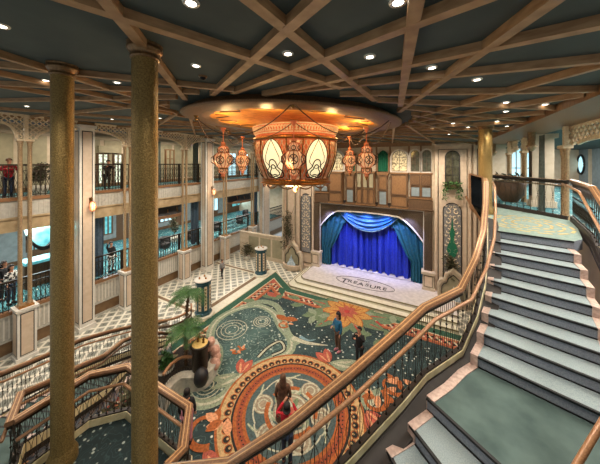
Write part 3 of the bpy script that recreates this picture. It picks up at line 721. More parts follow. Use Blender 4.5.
mb = MB(); mb.lathe([(2.7, 9.99), (2.4, 10.02), (2.1, 10.04), (1.6, 10.07), (.1, 10.08)], (CX, CYC, 0), 72, cap=False); mb.build('gilded_recess', M['amber'], rose)
mb = MB()
for i in range(12):
    mb = MB(); a = 2*PI*i/12+.26; mb.tube([(CX+r*cos(a+da), CYC+r*sin(a+da), zz) for r, da, zz in ((2.55, -.16, 9.99), (2.3, -.1, 10.02), (2.1, 0, 10.03), (2.3, .1, 10.02), (2.55, .16, 9.99))], .015, 4); mb.build('recess_line', M['woodd'], rose)

for o in rose.children:
    for v_ in o.data.vertices: v_.co.z -= SL*v_.co.x

# ------------------------------------------------------------------ great lantern
FA = math.atan2(-FY, -FX)                              # direction from the hall axis towards the viewer
LX, LY = CX+RX*.1, CYC+RY*.1
gl = thing('great_lantern', 'huge coral and gold hexagonal lantern chandelier with glowing teardrop windows', 'chandelier', (CX, CYC, 8.0))
prof = [(1.30, 9.62), (1.52, 9.56), (1.50, 9.46), (1.42, 9.34), (1.40, 9.22)]
mb = MB(); mb.lathe([(1.2, 9.6)]+prof, (CX, CYC, 0), 72, cap=False); mb.build('cornice', M['coral'], gl)
mb = MB()
for i in range(96):                                     # running arabesque on the cornice
    a = 2*PI*i/96
    for (r0, z0, d0), (r1, z1, d1) in (((1.5, 9.52, -.02), (1.44, 9.38, .02)), ((1.5, 9.52, .03), (1.44, 9.38, -.01))):
        mb.bar((CX+(r0+.015)*cos(a+d0), CYC+(r0+.015)*sin(a+d0), z0), (CX+(r1+.02)*cos(a+d1), CYC+(r1+.02)*sin(a+d1), z1), .034, .03)
for rr, zz in ((1.525, 9.56), (1.43, 9.34)): mb.sweep([(CX+rr*cos(2*PI*i/72), CYC+rr*sin(2*PI*i/72), zz) for i in range(72)], rect(.03, .03), 0, True)
mb.build('cornice_fretwork', M['pattern'], gl)
mb = MB()
for r, zz, h in ((1.49, 9.2, .07), (1.18, 7.93, .09), (1.24, 7.86, .05)): mb.lathe([(r-.12, zz-h), (r, zz-h*.6), (r+.02, zz), (r, zz+h*.6), (r-.12, zz+h)], (CX, CYC, 0), 72, cap=False)
mb.build('hoop', M['gold_hi'], gl)
def brad(zv):                                           # silhouette of the bowl
    q = (zv-7.95)/(9.15-7.95); return 1.10+.33*math.sin(min(1, q*1.25)*PI/2)-.0*q
body = MB(); n = 72; R = 24; vs = []; fs = []
for j in range(R+1):
    zz = 7.95+1.2*j/R
    for i in range(n): a = 2*PI*i/n; vs.append((CX+brad(zz)*cos(a), CYC+brad(zz)*sin(a), zz))
for j in range(R):
    for i in range(n): fs.append((j*n+i, j*n+(i+1) % n, (j+1)*n+(i+1) % n, (j+1)*n+i))
body.add(vs, fs, 0, True); body.build('bowl', M['coral'], gl)
def onb(a, u, zz, e=.0):                                # point on the bowl, u metres to the side of azimuth a
    r = brad(zz)+e; t = a+u/brad(zz); return (CX+r*cos(t), CYC+r*sin(t), zz)
fret = MB()
for i in range(60):                                     # fretwork of the bowl
    for s in (1, -1):
        a = 2*PI*i/60; P = [onb(a+s*k*.055, 0, 7.98+k*.14, .012) for k in range(9)]
        for k in range(8): fret.bar(P[k], P[k+1], .022, .016, 0, (P[k][0]-CX, P[k][1]-CYC, 0))
fret.build('bowl_fretwork', M['pattern'], gl)
for i in range(6):
    a = FA+PI/6+i*PI/3; pts = []
    for k in range(33):                                 # teardrop outline
        t = 2*PI*k/32; uu = .38*sin(t)*(1-.18*cos(t)); vv = 8.58-.56*cos(t); uu *= (1-.25*max(0, (vv-8.7)/.45)); pts.append((uu, vv))
    mb = MB(); R = 10; vs = [];
    for k in range(32):
        for j in range(R+1): q = j/R; vs.append(onb(a, pts[k][0]*q, 8.58+(pts[k][1]-8.58)*q, .035))
    fs = [(k*(R+1)+j, ((k+1) % 32)*(R+1)+j, ((k+1) % 32)*(R+1)+j+1, k*(R+1)+j+1) for k in range(32) for j in range(R)]
    mb.add(vs, fs, 0, True); wn = mb.build('teardrop_window', M['glow'], gl)
    mb = MB(); mb.tube([onb(a, u, v, .045) for u, v in pts], .014, 5)
    mb.tube([onb(a, u, v, .05) for u, v in ((0, 9.12), (-.1, 8.95), (-.25, 8.65), (-.27, 8.5), (-.12, 8.36), (0, 8.3), (.12, 8.36), (.27, 8.5), (.25, 8.65), (.1, 8.95), (0, 9.12))], .011, 5)
    for sc, zc in ((1.2, 8.26), (.7, 8.24)):
        P = []
        for k in range(41):
            t = 2*PI*k/40+PI/2; r = .2*sc*(1+.28*cos(3*(t-PI/2))); P.append(onb(a, r*cos(t)*1.05, zc+r*sin(t), .055))
        mb.tube(P, .018, 5)
    mb.build('window_leading', M['black'], wn)
    b = FA+i*PI/3                                       # dark ribs at the junctions
    mb = MB()
    for du in (-.26, .26): mb.tube([onb(b, du*(.6+.4*q/8), 7.97+q*.146, .03) for q in range(9)], .02, 5)
    mb.build('rib', M['brass'], gl)
    mb = MB(); mb.add([onb(b, u, zz, .022) for u in (-.15, .15) for zz in (8.0, 9.1)], [(0, 1, 3, 2)]); mb.build('amber_strip', M['amberglow'], gl)
mb = MB(); mb.lathe([(1.16, 7.87), (1.0, 7.8), (.5, 7.74), (.12, 7.68), (.1, 7.58), (0, 7.52)], (CX, CYC, 0), 48); mb.build('base_dish', M['gold_hi'], gl)
mb = MB()
for i in range(12):
    a0 = 2*PI*i/12; mb.tube([(CX+1.15*cos(a0+PI/6*q/6), CYC+1.15*sin(a0+PI/6*q/6), 7.84-.12*sin(PI*q/6)) for q in range(7)], .02, 5)
mb.build('base_scallop', M['gold_hi'], gl)
mb = MB(); mb.cyl(CX, CYC, 9.5, 10.2, .12); mb.build('stem', M['brass'], gl)

for o in [o for o in bpy.data.objects if o.parent is gl or (o.parent and o.parent.parent is gl)]:
    for i_, v_ in enumerate(o.data.vertices): v_.co = (v_.co.x*.955, v_.co.y*.955, (v_.co.z+.07)*1.063+.03)
gl.location = (LX, LY, 8.0)
# small pendant lanterns
def pend(loc, drop, label):
    t = thing('pendant_lantern', label, 'hanging lantern', (0, 0, 0), 'small lanterns around the great lantern')
    H = 1.05
    pr_ = [(0.0, -.5), (.05, -.47), (.03, -.42), (.11, -.36), (.14, -.29), (.10, -.24), (.20, -.14), (.27, 0), (.26, .06), (.19, .17), (.12, .22), (.155, .28), (.13, .35), (.04, .43), (.05, .47), (.02, .52)]
    mb = MB(); mb.lathe(pr_, (0, 0, 0), 12); mb.build('body', M['amberglow'], t)
    mb = MB(); P = pr_
    for i in range(12):
        a = 2*PI*i/12; mb.tube([((r+.01)*cos(a), (r+.01)*sin(a), z) for r, z in P], .012, 4)
    mb.build('cage', M['coral'], t)
    mb = MB()
    for i in range(6):
        a = 2*PI*i/6+FA; ca, sa = cos(a), sin(a)
        for r, zz, q in ((.275, 0, .11), (.145, -.3, .05), (.155, .28, .05)):
            mb.tube([(r*ca-sa*q*cos(t), r*sa+ca*q*cos(t), zz+q*1.05*sin(t)) for t in [2*PI*k/12 for k in range(13)]], .012, 4)
        mb.tube([(.28*ca-sa*.08, .28*sa+ca*.08, -.08), (.28*ca+sa*.08, .28*sa-ca*.08, .08)], .01, 4); mb.tube([(.28*ca-sa*.08, .28*sa+ca*.08, .08), (.28*ca+sa*.08, .28*sa-ca*.08, -.08)], .01, 4)
        mb.tube([(.20*ca, .20*sa, .17), (.34*ca, .34*sa, .06), (.34*ca, .34*sa, -.06), (.20*ca, .20*sa, -.16)], .014, 4)
    mb.build('filigree', M['woodd'], t)
    mb = MB()
    for z in (-.24, .2, .43): mc_ = MB(); mc_.lathe([(.1 if abs(z) < .4 else .05, z-.03), (.17 if abs(z) < .4 else .07, z), (.1 if abs(z) < .4 else .05, z+.03)], (0, 0, 0), 12); mc_.build('collar', M['gold_hi'], t)
    mb.lathe([(0, -.62), (.03, -.56), (.05, -.52), (.02, -.47)], (0, 0, 0), 10); mb.build('finial', M['gold_hi'], t)
    mb = MB(); mb.tube([(0, 0, .5), (0, 0, drop)], .015, 6); mb.lathe([(.03, drop-.12), (.07, drop-.05), (.09, drop)], (0, 0, 0), 12); mb.build('rod', M['coral'], t)
    t.location = loc
    return t
pl = []
desc = ('in front of the great lantern, nearest the viewer', 'near side, right of the great lantern', 'far side, right of the great lantern', 'behind the great lantern',
        'far side, left of the great lantern', 'near side, left of the great lantern')
for i in range(6):
    a = FA+i*PI/3; loc = (LX+2.45*cos(a), LY+2.45*sin(a), 8.69)
    if i == 0: proto = pend(loc, .95, ''); o = proto
    elif i == 3: continue
    else: o = copy_tree(proto); o.location = loc
    o['label'] = 'small pink-gold filigree lantern hanging '+desc[i]
for k, rr in ((0, 2.45), (1, 3.2)):
    for i in range(6):
        a = FA+i*PI/3+(0 if k == 0 else 0.0); b = a+PI/3; P0 = Vector((LX+rr*cos(a), LY+rr*sin(a), 9.62 if k == 0 else 9.9)); P1 = Vector((LX+rr*cos(b), LY+rr*sin(b), P0.z))
        mb = MB(); mb.tube([P0.lerp(P1, q/12)+Vector((0, 0, -(.38 if k == 0 else .62)*4*(q/12)*(1-q/12))) for q in range(13)], .013, 5)
        o = mb.build('hanging_cord', M['woodd']); tag(o, ('slim dark cord swagged between the small lantern rods' if k == 0 else 'long dark cord swagged under the rim of the ceiling rose'), 'cord', 'inner swagged cords' if k == 0 else 'outer swagged cords')
for i in range(6):
    a = FA+i*PI/3; x, y = LX+3.2*cos(a), LY+3.2*sin(a)
    mb = MB(); mb.lathe([(.0, 9.78), (.05, 9.82), (.03, 9.87), (.08, 9.93)], (x, y, 0), 10); tag(mb.build('cord_hook', M['brass']), 'small brass hook under the rim of the ceiling rose', 'hook', 'hooks under the ceiling rose')

# ------------------------------------------------------------------ downlights (lamps and their lenses) and added fill spots
def lamp(kind, name, loc, energy, col, size=.1, spot=None, blend=.6, to=None, sy=None):
    l = bpy.data.lights.new(name, kind); l.energy = energy; l.color = col
    if kind == 'SPOT': l.spot_size = math.radians(spot); l.spot_blend = blend; l.shadow_soft_size = size
    elif kind == 'AREA':
        l.size = size
        if sy: l.shape = 'RECTANGLE'; l.size_y = sy
    else: l.shadow_soft_size = size
    o = bpy.data.objects.new(name, l); C.objects.link(o); o.location = loc
    if to is not None: o.rotation_euler = (Vector(to)-Vector(loc)).to_track_quat('-Z', 'Y').to_euler()
    return o
def ceil_at(px, py):
    u = (px-300)/FL; dx = FX+RX*u; dy = FY+RY*u; dz = -(py-HY)/FL
    t = (10.15-SL*4.25-.0-8.6)/(dz+SL*dx); return t*dx, t*dy
DL = [(288, 53), (370, 56), (432, 67), (477, 79), (191, 2), (196, 65), (398, 1), (1, 25), (117, 82), (36, 92), (89, 94), (95, 102), (27, 106), (86, 112), (46, 80), (575, 70),
      (564, 90), (545, 104), (522, 114), (499, 92), (506, 102), (467, 101), (506, 111), (497, 121), (507, 126), (468, 127), (453, 123), (474, 118), (432, 128), (449, 134), (433, 141), (112, 119), (420, 133),
      (410, 139), (395, 135), (172, 128), (160, 118), (182, 133)]
WARM = (1, .89, .76)
dproto = None
for i, (px, py) in enumerate(DL):
    x, y = ceil_at(px, py); zc = cz(x)
    if y > 17.8 or x < -14.8: continue
    if dproto is None:
        dproto = thing('downlight', 'round recessed downlight in the teal ceiling between oak ribs', 'ceiling light', (0, 0, 0), 'recessed ceiling downlights')
        mb = MB(); mb.lathe([(.045, -.012), (.07, -.014), (.075, 0)], (0, 0, 0), 20, cap=False); mb.build('trim_ring', M['whitemetal'], dproto)
        mb = MB(); mb.lathe([(.0, -.008), (.05, -.010)], (0, 0, 0), 20, cap=False); mb.build('lens', M['downl'], dproto); o = dproto
    else: o = copy_tree(dproto)
    o.location = (x, y, zc-.004)
    lamp('SPOT', 'downlight_or_fill_lamp', (x, y, zc-.13), 150 if x < -.5 and y > 3 else 42, WARM, .06, 125, .7)
for x, y in ((-4.2, 1), (-8, 3), (-11, 6), (-13.5, 9), (-13.5, 12.5), (-13, 15.5), (-9, 12), (-6, 13), (-2, 13), (-.5, 10), (-10, 0), (-13.5, 4), (-7, 16), (-1.5, 16), (0.6, 3.2), (1.9, 7.5), (-1.2, -1.6), (1.2, -1.3), (-4, -2), (-2.6, -1.2), (.2, -2.2)):  # lensless fill spots, added to brighten hall, stairs and faces towards the camera
    lamp('SPOT', 'downlight_or_fill_lamp', (x, y, cz(x)-.13), 190 if x < -.2 and y > 1.5 else 30, WARM, .06, 125, .7)
x, y = ceil_at(203, 76)
t = thing('camera_dome', 'small dark glass security dome on the teal ceiling', 'security camera', (x, y, cz(x)))
mb = MB(); mb.lathe([(.075, 0), (.07, -.02), (.05, -.03)], (x, y, cz(x)), 16, cap=False); mb.build('ring', M['gold_cap'], t); mb = MB(); mb.lathe([(.05, -.03), (.04, -.06), (0, -.075)], (x, y, cz(x)), 16); mb.build('dome', M['darkglass'], t)
# chandelier light
lamp('POINT', 'lantern_lamp', (CX, CYC, 7.3), 120, (1, .72, .42), .3)
for i in range(8):
    a = 2*PI*i/8+.2; lamp('POINT', 'recess_lamp', (CX+2.25*cos(a), CYC+2.25*sin(a), 9.72), 15, (1, .62, .26), .12)
for i in (0, 1, 2, 4, 5):
    a = FA+i*PI/3; lamp('POINT', 'pendant_lamp', (CX+2.65*cos(a), CYC+2.65*sin(a), 8.6), 7, (1, .68, .4), .1)
for x in (-9.2, -6.8, -4.2, -2, .4, 1.6): lamp('SPOT', 'wall_fill', (x, 15.6, 9.85), 260, (1, .84, .66), .1, 100, .8, (x, 18.3, 5.5))  # added fill spots that brighten the stage facade, no fittings
for y in (3.5, 7, 10.5, 14, 17.5, 21): lamp('SPOT', 'wall_fill', (-12.6, y, 10.2), 300, (1, .86, .7), .1, 110, .8, (-16.6, y, 4.5))  # added fill spots for the left wall and its pillars, no fittings
# stage lights
for x in (-7, -5.6, -4.2, -2.8, -1.4): lamp('SPOT', 'stage_lamp', (x, 17.4, 5.2), 240, (.35, .42, 1), .08, 80, .8, (x, 19.2, 2.2))
for x in (-6, -4.2, -2.4): lamp('SPOT', 'stage_lamp', (x, 18.4, 5.35), 170, (.6, .6, 1), .1, 100, .8, (x, 17.2, .4))

# ------------------------------------------------------------------ left side: mezzanine and upper gallery
WX = -16.6
lw = MB()
Yend = 27
lw.box(WX-.12, WX, -1, Yend, 0, .72, 1); lw.box(WX-.12, WX+.02, -1, Yend, .72, 1.78, 0)
lw.box(WX-.2, WX+.1, -1, Yend, 1.78, 1.86, 0); lw.box(WX-.25, WX+.12, -1, Yend, 1.86, 2.0, 2); lw.box(WX-.1, WX+.06, -1, Yend, .68, .76, 0)
lw.box(WX-.1, WX+.05, -1, Yend, 0, .12, 0)
lw.box(-26, WX-.1, -1, Yend, 1.7, 1.9, 3)
y = -1
while y < Yend: lw.box(WX+.0, WX+.035, y, y+.05, .8, 1.74, 4); y += .16
struct(lw.build('wall_left', [M['ribbed'], M['brown'], M['rail'], M['mezz'], M['white']]), 'ribbed white and tan wall below the mezzanine')
gd = MB()
gd.box(WX-.15, WX, -1, Yend, 5.5, 6.12, 1); gd.box(WX-.15, WX+.02, -1, Yend, 6.12, 6.9, 0); gd.box(WX-.2, WX+.1, -1, Yend, 6.9, 7.05, 2); gd.box(WX-.1, WX+.07, -1, Yend, 6.08, 6.16, 1)
y = -1
while y < Yend: gd.box(WX+.0, WX+.035, y, y+.05, 6.2, 6.88, 0); y += .16
gd.box(-26, WX-.1, -1, Yend, 6.7, 6.95, 3); gd.box(-26, WX-.15, -1, Yend, 5.5, 5.6, 4)
for y in [1+1.1*i for i in range(22)]: gd.lathe([(.03, 0), (.0, .03)], (WX+.01, y, 5.8), 8, 5)
struct(gd.build('trim_4', [M['ribbed'], M['stone'], M['rail'], M['mezz'], M['cream'], M['brass']]), 'edge of the upper gallery: ribbed white band over beige stone')
# back walls
lr2 = MB()
uw = MB(); uw.box(-20.6, -20.4, -1, Yend, 6.9, 10.8, 0)
for y in [-.5+1.35*i for i in range(20)]:
    uw.box(-20.4, -20.36, y, y+1.1, 7.3, 10.2, 1)
uw.box(-20.4, -20.3, -1, Yend, 6.95, 7.2, 2); uw.box(-20.4, -20.25, -1, Yend, 10.25, 10.5, 0)
struct(uw.build('wall_gallery', [M['cream'], M['sagewall'], M['brown']]))
mw = MB(); mw.box(-24.2, -24, -1, Yend, 1.9, 5.6, 0)
for y in [-.5+2.6*i for i in range(10)]: mw.box(-24, -23.95, y, y+1.5, 2.2, 5.0, 1)
mw.box(-24, WX-.3, Yend-.1, Yend, 1.9, 10.6, 2)
struct(mw.build('wall_mezzanine', [M['woodd'], M['greydoor'], M['cream']]))

wn_ = [20]
def shopwin(y0, y1, z0, z1, X, pm, n=3, fm='woodd'):
    wn_[0] += 1
    mb = MB(); mb.box(X, X+.06, y0-.1, y1+.1, z0-.1, z1+.1); w = struct(mb.build('window_%d' % wn_[0], M[fm]))
    mb = MB(); mb.box(X+.06, X+.08, y0, y1, z0, z1); mb.build('pane', M[pm], w)
    mb = MB()
    for i in range(n+1): yy = y0+(y1-y0)*i/n; mb.box(X+.08, X+.13, yy-.04, yy+.04, z0, z1)
    mb.box(X+.08, X+.13, y0, y1, z0+(z1-z0)*.72-.03, z0+(z1-z0)*.72+.03); mb.build('mullion', M[fm], w)
def Yw(px, X=-16.0): return yon(px, X)
YG = {k: Yw(v) for k, v in dict(P0=25, G1=127.5, G2=184.5, G3=225, G4=252.5).items()}
YW = {'W0': (Yw(77), Yw(92)), 'W1': (Yw(203.5), Yw(211)), 'W2': (Yw(261), Yw(267.5))}
# gallery shop front between the first white pillar and the paired columns
for a, b in ((Yw(98, -20.3), Yw(108, -20.3)), (Yw(114, -20.3), Yw(122, -20.3))): shopwin(a, b, 7.0, 9.2, -20.4, 'shopglass', 2)
mb = MB(); a, b = Yw(99, -20.2), Yw(119, -20.2); mb.box(-20.4, -20.2, a, b, 9.35, 9.75, 0); mb.lathe([(0, 0), (.3, .0), (.3, .06), (0, .06)], (0, 0, 0), 16)
mb = MB(); mb.box(-20.38, -20.2, a, b, 9.32, 9.8, 0); sgn = mb.build('shop_sign', M['sagewall']); tag(sgn, 'pale sign board over the lit gallery shop front', 'sign')
for a, b, pm in ((150, 158, 'stained'), (166, 174, 'sagewall'), (228, 236, 'daylight'), (240, 248, 'daylight')):
    shopwin(Yw(a, -20.3), Yw(b, -20.3), 7.1, 9.7, -20.4, pm, 2, 'wood')
for a, b, pm in ((28, 46, 'glass_cyan'), (100, 112, 'glass_cyan'), (160, 172, 'daylight'), (206, 218, 'daylight'), (232, 246, 'glass_cyan'), (270, 280, 'daylight')):
    shopwin(Yw(a, -23.9), Yw(b, -23.9), 2.7, 5.1, -24, pm, 3)

# ----- columns of the arcade
def arcade_fan(parent, X, y0, wl, wr, zc, ztop, facing=1):
    for s, w in ((-1, wl), (1, wr)):
        if w <= 0: continue
        r = .30
        def low(u, w=w): q = min(1, max(0, (u-r)/(w-r))); return zc+.02+(ztop-.42-zc)*math.sqrt(max(0, 1-(1-q)**2))
        mb = MB(); lattice(mb, lambda u, v: v > low(u), (X, y0, 0), (0, s, 0), (0, 0, 1), 0, w, zc, ztop, .21, .04, .04, 0, (1, 0, 0))
        mb.build('lattice_spandrel', M['pattern'], parent)
        mb = MB(); P = [(X+.02*facing, y0+s*(r+(w-r)*i/14), low(r+(w-r)*(i/14))) for i in range(15)]
        P = [(X+.02*facing, y0+s*(r+(w-r)*(1-cos(i/14*PI/2))), low(r+(w-r)*(1-cos(i/14*PI/2)))) for i in range(15)]
        for i in range(14): mb.bar(P[i], P[i+1], .09, .07, 0, (1, 0, 0))
        mb.bar((X+.02*facing, y0, ztop), (X+.02*facing, y0+s*w, ztop), .1, .1, 0); mb.bar((X+.02*facing, y0+s*.03, zc), (X+.02*facing, y0+s*.03, ztop), .06, .06, 0, (1, 0, 0))
        mb.build('spandrel_edge', M['pattern'], parent)
def gold_column(y0, wl, wr, label, twin=.15, X=-16.0, z0=0, zp=2.15, zc=9.6, ztop=10.7, grp='paired gold columns of the left arcade', ped=True, r=.075):
    t = thing('paired_column', label, 'column', (X, y0, z0), grp)
    if ped:
        h = .3
        mb = MB(); mb.box(X-h, X+h, y0-h, y0+h, z0, zp); mb.box(X-h-.05, X+h+.05, y0-h-.05, y0+h+.05, z0, z0+.14); mb.box(X-h-.06, X+h+.06, y0-h-.06, y0+h+.06, zp, zp+.1); mb.box(X-.24, X+.24, y0-.24, y0+.24, zp+.1, zp+.17, 1)
        p = mb.build('pedestal', [M['white'], M['gold_hi']], t)
        mb = MB()
        for (a, b, c, d, ax) in ((-.22, .22, .22, zp-.1, 0), (-.22, .22, .22, zp-.1, 1)):
            w = .02; k = h+.006
            if ax == 0:
                mb.box(X+h, X+k, y0+a, y0+b, z0+c, z0+d, 0); mb.box(X+k, X+k+.004, y0+a+.035, y0+b-.035, z0+c+.035, z0+d-.035, 1)
            else:
                mb.box(X+a, X+b, y0-k, y0-h, z0+c, z0+d, 0); mb.box(X+a+.035, X+b-.035, y0-k-.004, y0-k, z0+c+.035, z0+d-.035, 1)
        mb.build('pedestal_panel', [M['black'], M['pink']], p)
    zb = zp+.15 if ped else z0
    for s in (-1, 1):
        mb = MB(); mb.lathe([(r*1.5, zb), (r*1.5, zb+.05), (r*1.15, zb+.12), (r, zb+.18), (r, zc-.25), (r*1.2, zc-.22), (r*1.1, zc-.15), (r*1.5, zc-.06), (r*1.5, zc-.02)], (X, y0+s*twin, 0), 14)
        mb.build('shaft', M['gold_col'], t)
    mb = MB(); mb.box(X-r-.05, X+r+.05, y0-twin-r-.05, y0+twin+r+.05, zc-.03, zc+.06); mb.box(X-.04, X+.06, y0-.05, y0+.05, zc+.06, ztop); mb.build('capital', M['pattern'], t)
    arcade_fan(t, X+.15, y0, wl, wr, zc+.06, ztop)
    return t
gold_column(YG['P0'], .75, YW['W0'][0]-YG['P0']-.05, 'nearest paired gold column of the left arcade, on a panelled pedestal, below a lattice arch')
gold_column(YG['G1'], YG['G1']-YW['W0'][1]-.05, (YG['G2']-YG['G1'])/2, 'paired gold column on pedestal just right of the nearest tall white pillar')
gold_column(YG['G2'], (YG['G2']-YG['G1'])/2, YW['W1'][0]-YG['G2']-.05, 'paired gold column on pedestal just left of the second tall white pillar')
gold_column(YG['G3'], YG['G3']-YW['W1'][1]-.05, (YG['G4']-YG['G3'])/2, 'paired gold column on pedestal between the second white pillar and the far one, nearer')
gold_column(YG['G4'], (YG['G4']-YG['G3'])/2, YW['W2'][0]-YG['G4']-.05, 'farthest paired gold column on pedestal, beside the far white pillar')
def white_pillar(y0, y1, label, X=-16.0, ztop=10.55, z0=0, m='white', panel=True, grp='tall white pillars of the left arcade', d=.3):
    t = thing('panelled_pillar', label, 'column', (X, (y0+y1)/2, z0), grp)
    mb = MB(); mb.box(X-d, X+d, y0, y1, z0, ztop); mb.box(X-d-.05, X+d+.06, y0-.05, y1+.05, z0, z0+.22); mb.box(X-d, X+d+.1, y0-.06, y1+.06, ztop-.16, ztop)
    mb.build('shaft', M[m], t)
    if not panel:
        mb = MB(); mb.box(X-d-.01, X-d, y0+.06, y1-.06, z0+.4, ztop-.3); mb.build('inlay', M['black'], t); return t
    mb = MB(); k = X+d; mb.box(k, k+.006, y0+.09, y1-.09, z0+.4, ztop-.3, 0); mb.box(k+.006, k+.01, y0+.13, y1-.13, z0+.45, ztop-.35, 1)
    mb.box(X-d+.12, X+d-.12, y0-.006, y0, z0+.4, ztop-.3, 0); mb.box(X-d+.16, X+d-.16, y0-.01, y0-.006, z0+.45, ztop-.35, 1)
    mb.build('panel', [M['black'], M['pink']], t)
    return t
white_pillar(*YW['W0'], 'nearest tall white pillar with black-lined pink panel, bearing an amber sconce')
white_pillar(*YW['W1'], 'second tall white pillar with black-lined panel, behind a teal bollard')
white_pillar(*YW['W2'], 'farthest tall white pillar with black-lined panel, left of the fountain')
def sconce(y, z, label, X=-15.7):
    t = thing('wall_sconce', label, 'wall lamp', (X, y, z), 'amber sconces on the white pillars')
    mb = MB(); mb.box(X, X+.04, y-.06, y+.06, z-.1, z+.45); mb.tube([(X+.02, y, z+.42), (X+.16, y, z+.5), (X+.22, y, z+.36)], .02, 6); mb.build('bracket', M['brass'], t)
    mb = MB(); mb.lathe([(.04, -.24), (.1, -.16), (.13, 0), (.1, .16), (.04, .24)], (X+.22, y, z), 12); mb.build('glass', M['amberglow'], t)
    mb = MB()
    for i in range(6): a = i*PI/3; mb.tube([(X+.22+r*cos(a), y+r*sin(a), z+q) for r, q in ((.045, -.26), (.11, -.17), (.145, 0), (.11, .17), (.045, .26))], .014, 4)
    mb.lathe([(.14, -.01), (.15, 0), (.14, .01)], (X+.22, y, z), 12); mb.build('cage', M['coral'], t)
    lamp('POINT', 'sconce_lamp', (X+.5, y, z), 9, (1, .7, .4), .1)
sconce((YW['W0'][0]*.3+YW['W0'][1]*.7), 6.35, 'amber caged sconce on the nearest tall white pillar'); sconce(YW['W1'][1]-.2, 6.25, 'amber caged sconce on the second tall white pillar')
sconce(YW['W2'][1]-.2, 6.25, 'amber caged sconce on the farthest white pillar')

# ----- iron balustrades of gallery and mezzanine
def far_rail(y0, y1, zf, h, label, grp):
    t = thing('iron_balustrade', label.replace('between the two paired columns before the second white pillar', 'left of the column before the second white pillar'), 'balustrade', (WX, (y0+y1)/2, zf), grp)
    mb = MB(); mb.box(WX-.06, WX+.06, y0, y1, zf+h-.08, zf+h); mb.build('handrail', M['iron'], t)
    mb = MB(); mb.box(WX-.02, WX+.02, y0, y1, zf+.05, zf+.09); mb.box(WX-.02, WX+.02, y0, y1, zf+h-.32, zf+h-.29)
    n = max(1, round((y1-y0)/.17)); w = (y1-y0)/n
    for i in range(n):
        ya = y0+i*w; mb.box(WX-.012, WX+.012, ya-.012, ya+.012, zf, zf+h-.05)
        c = ya+w/2; mb.tube([(WX, c+w*.42*sin(q*PI/4)*(1 if q < 9 else 1), zf+.12+(h-.45)*q/8) for q in range(9)], .011, 3)
        mb.tube([(WX, c-w*.42*sin(q*PI/4), zf+.12+(h-.45)*q/8) for q in range(9)], .011, 3)
    mb.build('baluster_screen', M['iron'], t)
    for ya in (y0+.03, y1-.03): mb = MB(); mb.box(WX-.035, WX+.035, ya-.035, ya+.035, zf, zf+h); mb.build('post', M['iron'], t)
marks = [-.9, YG['P0'], YW['W0'][0], YG['G1'], YG['G2'], YW['W1'][0], YG['G3'], YG['G4'], YW['W2'][0], Yend-.2]
place = ['left of the nearest paired column', 'between nearest paired column and nearest white pillar', 'right of the nearest white pillar', 'between the two paired columns before the second white pillar',
         'just left of the second white pillar', 'just right of the second white pillar', 'between the two farthest paired columns', 'just left of the farthest white pillar', 'beyond the farthest white pillar']
for i in range(9):
    far_rail(marks[i]+.02, marks[i+1]-.02, 7.05, 1.5, 'dark iron balustrade of the upper gallery, '+place[i], 'upper gallery balustrades')
    far_rail(marks[i]+.02, marks[i+1]-.02, 2.0, 1.35, 'dark iron balustrade of the mezzanine, '+place[i], 'mezzanine balustrades')

# ----- teal bollard lamps on the lobby tiles
def bollard(loc, label):
    t = thing('teal_bollard', label, 'pedestal', loc, 'teal pedestals at the carpet edge'); x, y, _ = loc
    mb = MB(); mb.lathe([(.62, .004), (.62, .1), (.5, .12)], (x, y, 0), 8, smooth=False); mb.build('plinth', M['stagestep'], t)
    mb = MB(); mb.lathe([(.47, .1), (.47, .22), (.42, .26), (.42, 1.84), (.46, 1.88), (.46, 1.97)], (x, y, 0), 8, smooth=False); mb.build('body', M['teal'], t)
    mb = MB()
    for i in range(8):
        a = PI/8+i*PI/4; nx, ny = cos(a), sin(a); rr = .42*cos(PI/8)
        O = (x+nx*(rr+.001), y+ny*(rr+.001), 0); U = (-ny, nx, 0)
        mb.slab([(-.075, .4), (.075, .4), (.075, 1.72), (-.075, 1.72)], O, U, (0, 0, 1), (nx, ny, 0), .008, 0)
        for k in range(6):
            zz = .5+.2*k; mb.slab([(0, zz), (.05, zz+.07), (0, zz+.14), (-.05, zz+.07)], (x+nx*(rr+.009), y+ny*(rr+.009), 0), U, (0, 0, 1), (nx, ny, 0), .005, 1)
    mb.build('ornament_panel', [M['pattern'], M['brown']], t)
    mb = MB(); mb.lathe([(.0, 1.96), (.44, 1.97), (.49, 2.0), (.49, 2.04), (.44, 2.06), (0, 2.06)], (x, y, 0), 24); mb.build('top_dish', M['white'], t)
    mb = MB()
    for i in range(3): a = i*2.1; mb = MB(); mb.lathe([(.03, 2.06), (.06, 2.1), (.03, 2.16), (0, 2.2)], (x+.2*cos(a), y+.2*sin(a), 0), 10); mb.build('gilt_ornament', M['gold_hi'], t)
bollard((-11.45, 9.85, 0), 'nearer teal octagonal pedestal with ivory ornament and white dish top'); bollard((-11.65, 15.5, 0), 'farther teal octagonal pedestal with ivory ornament, near the fountain')

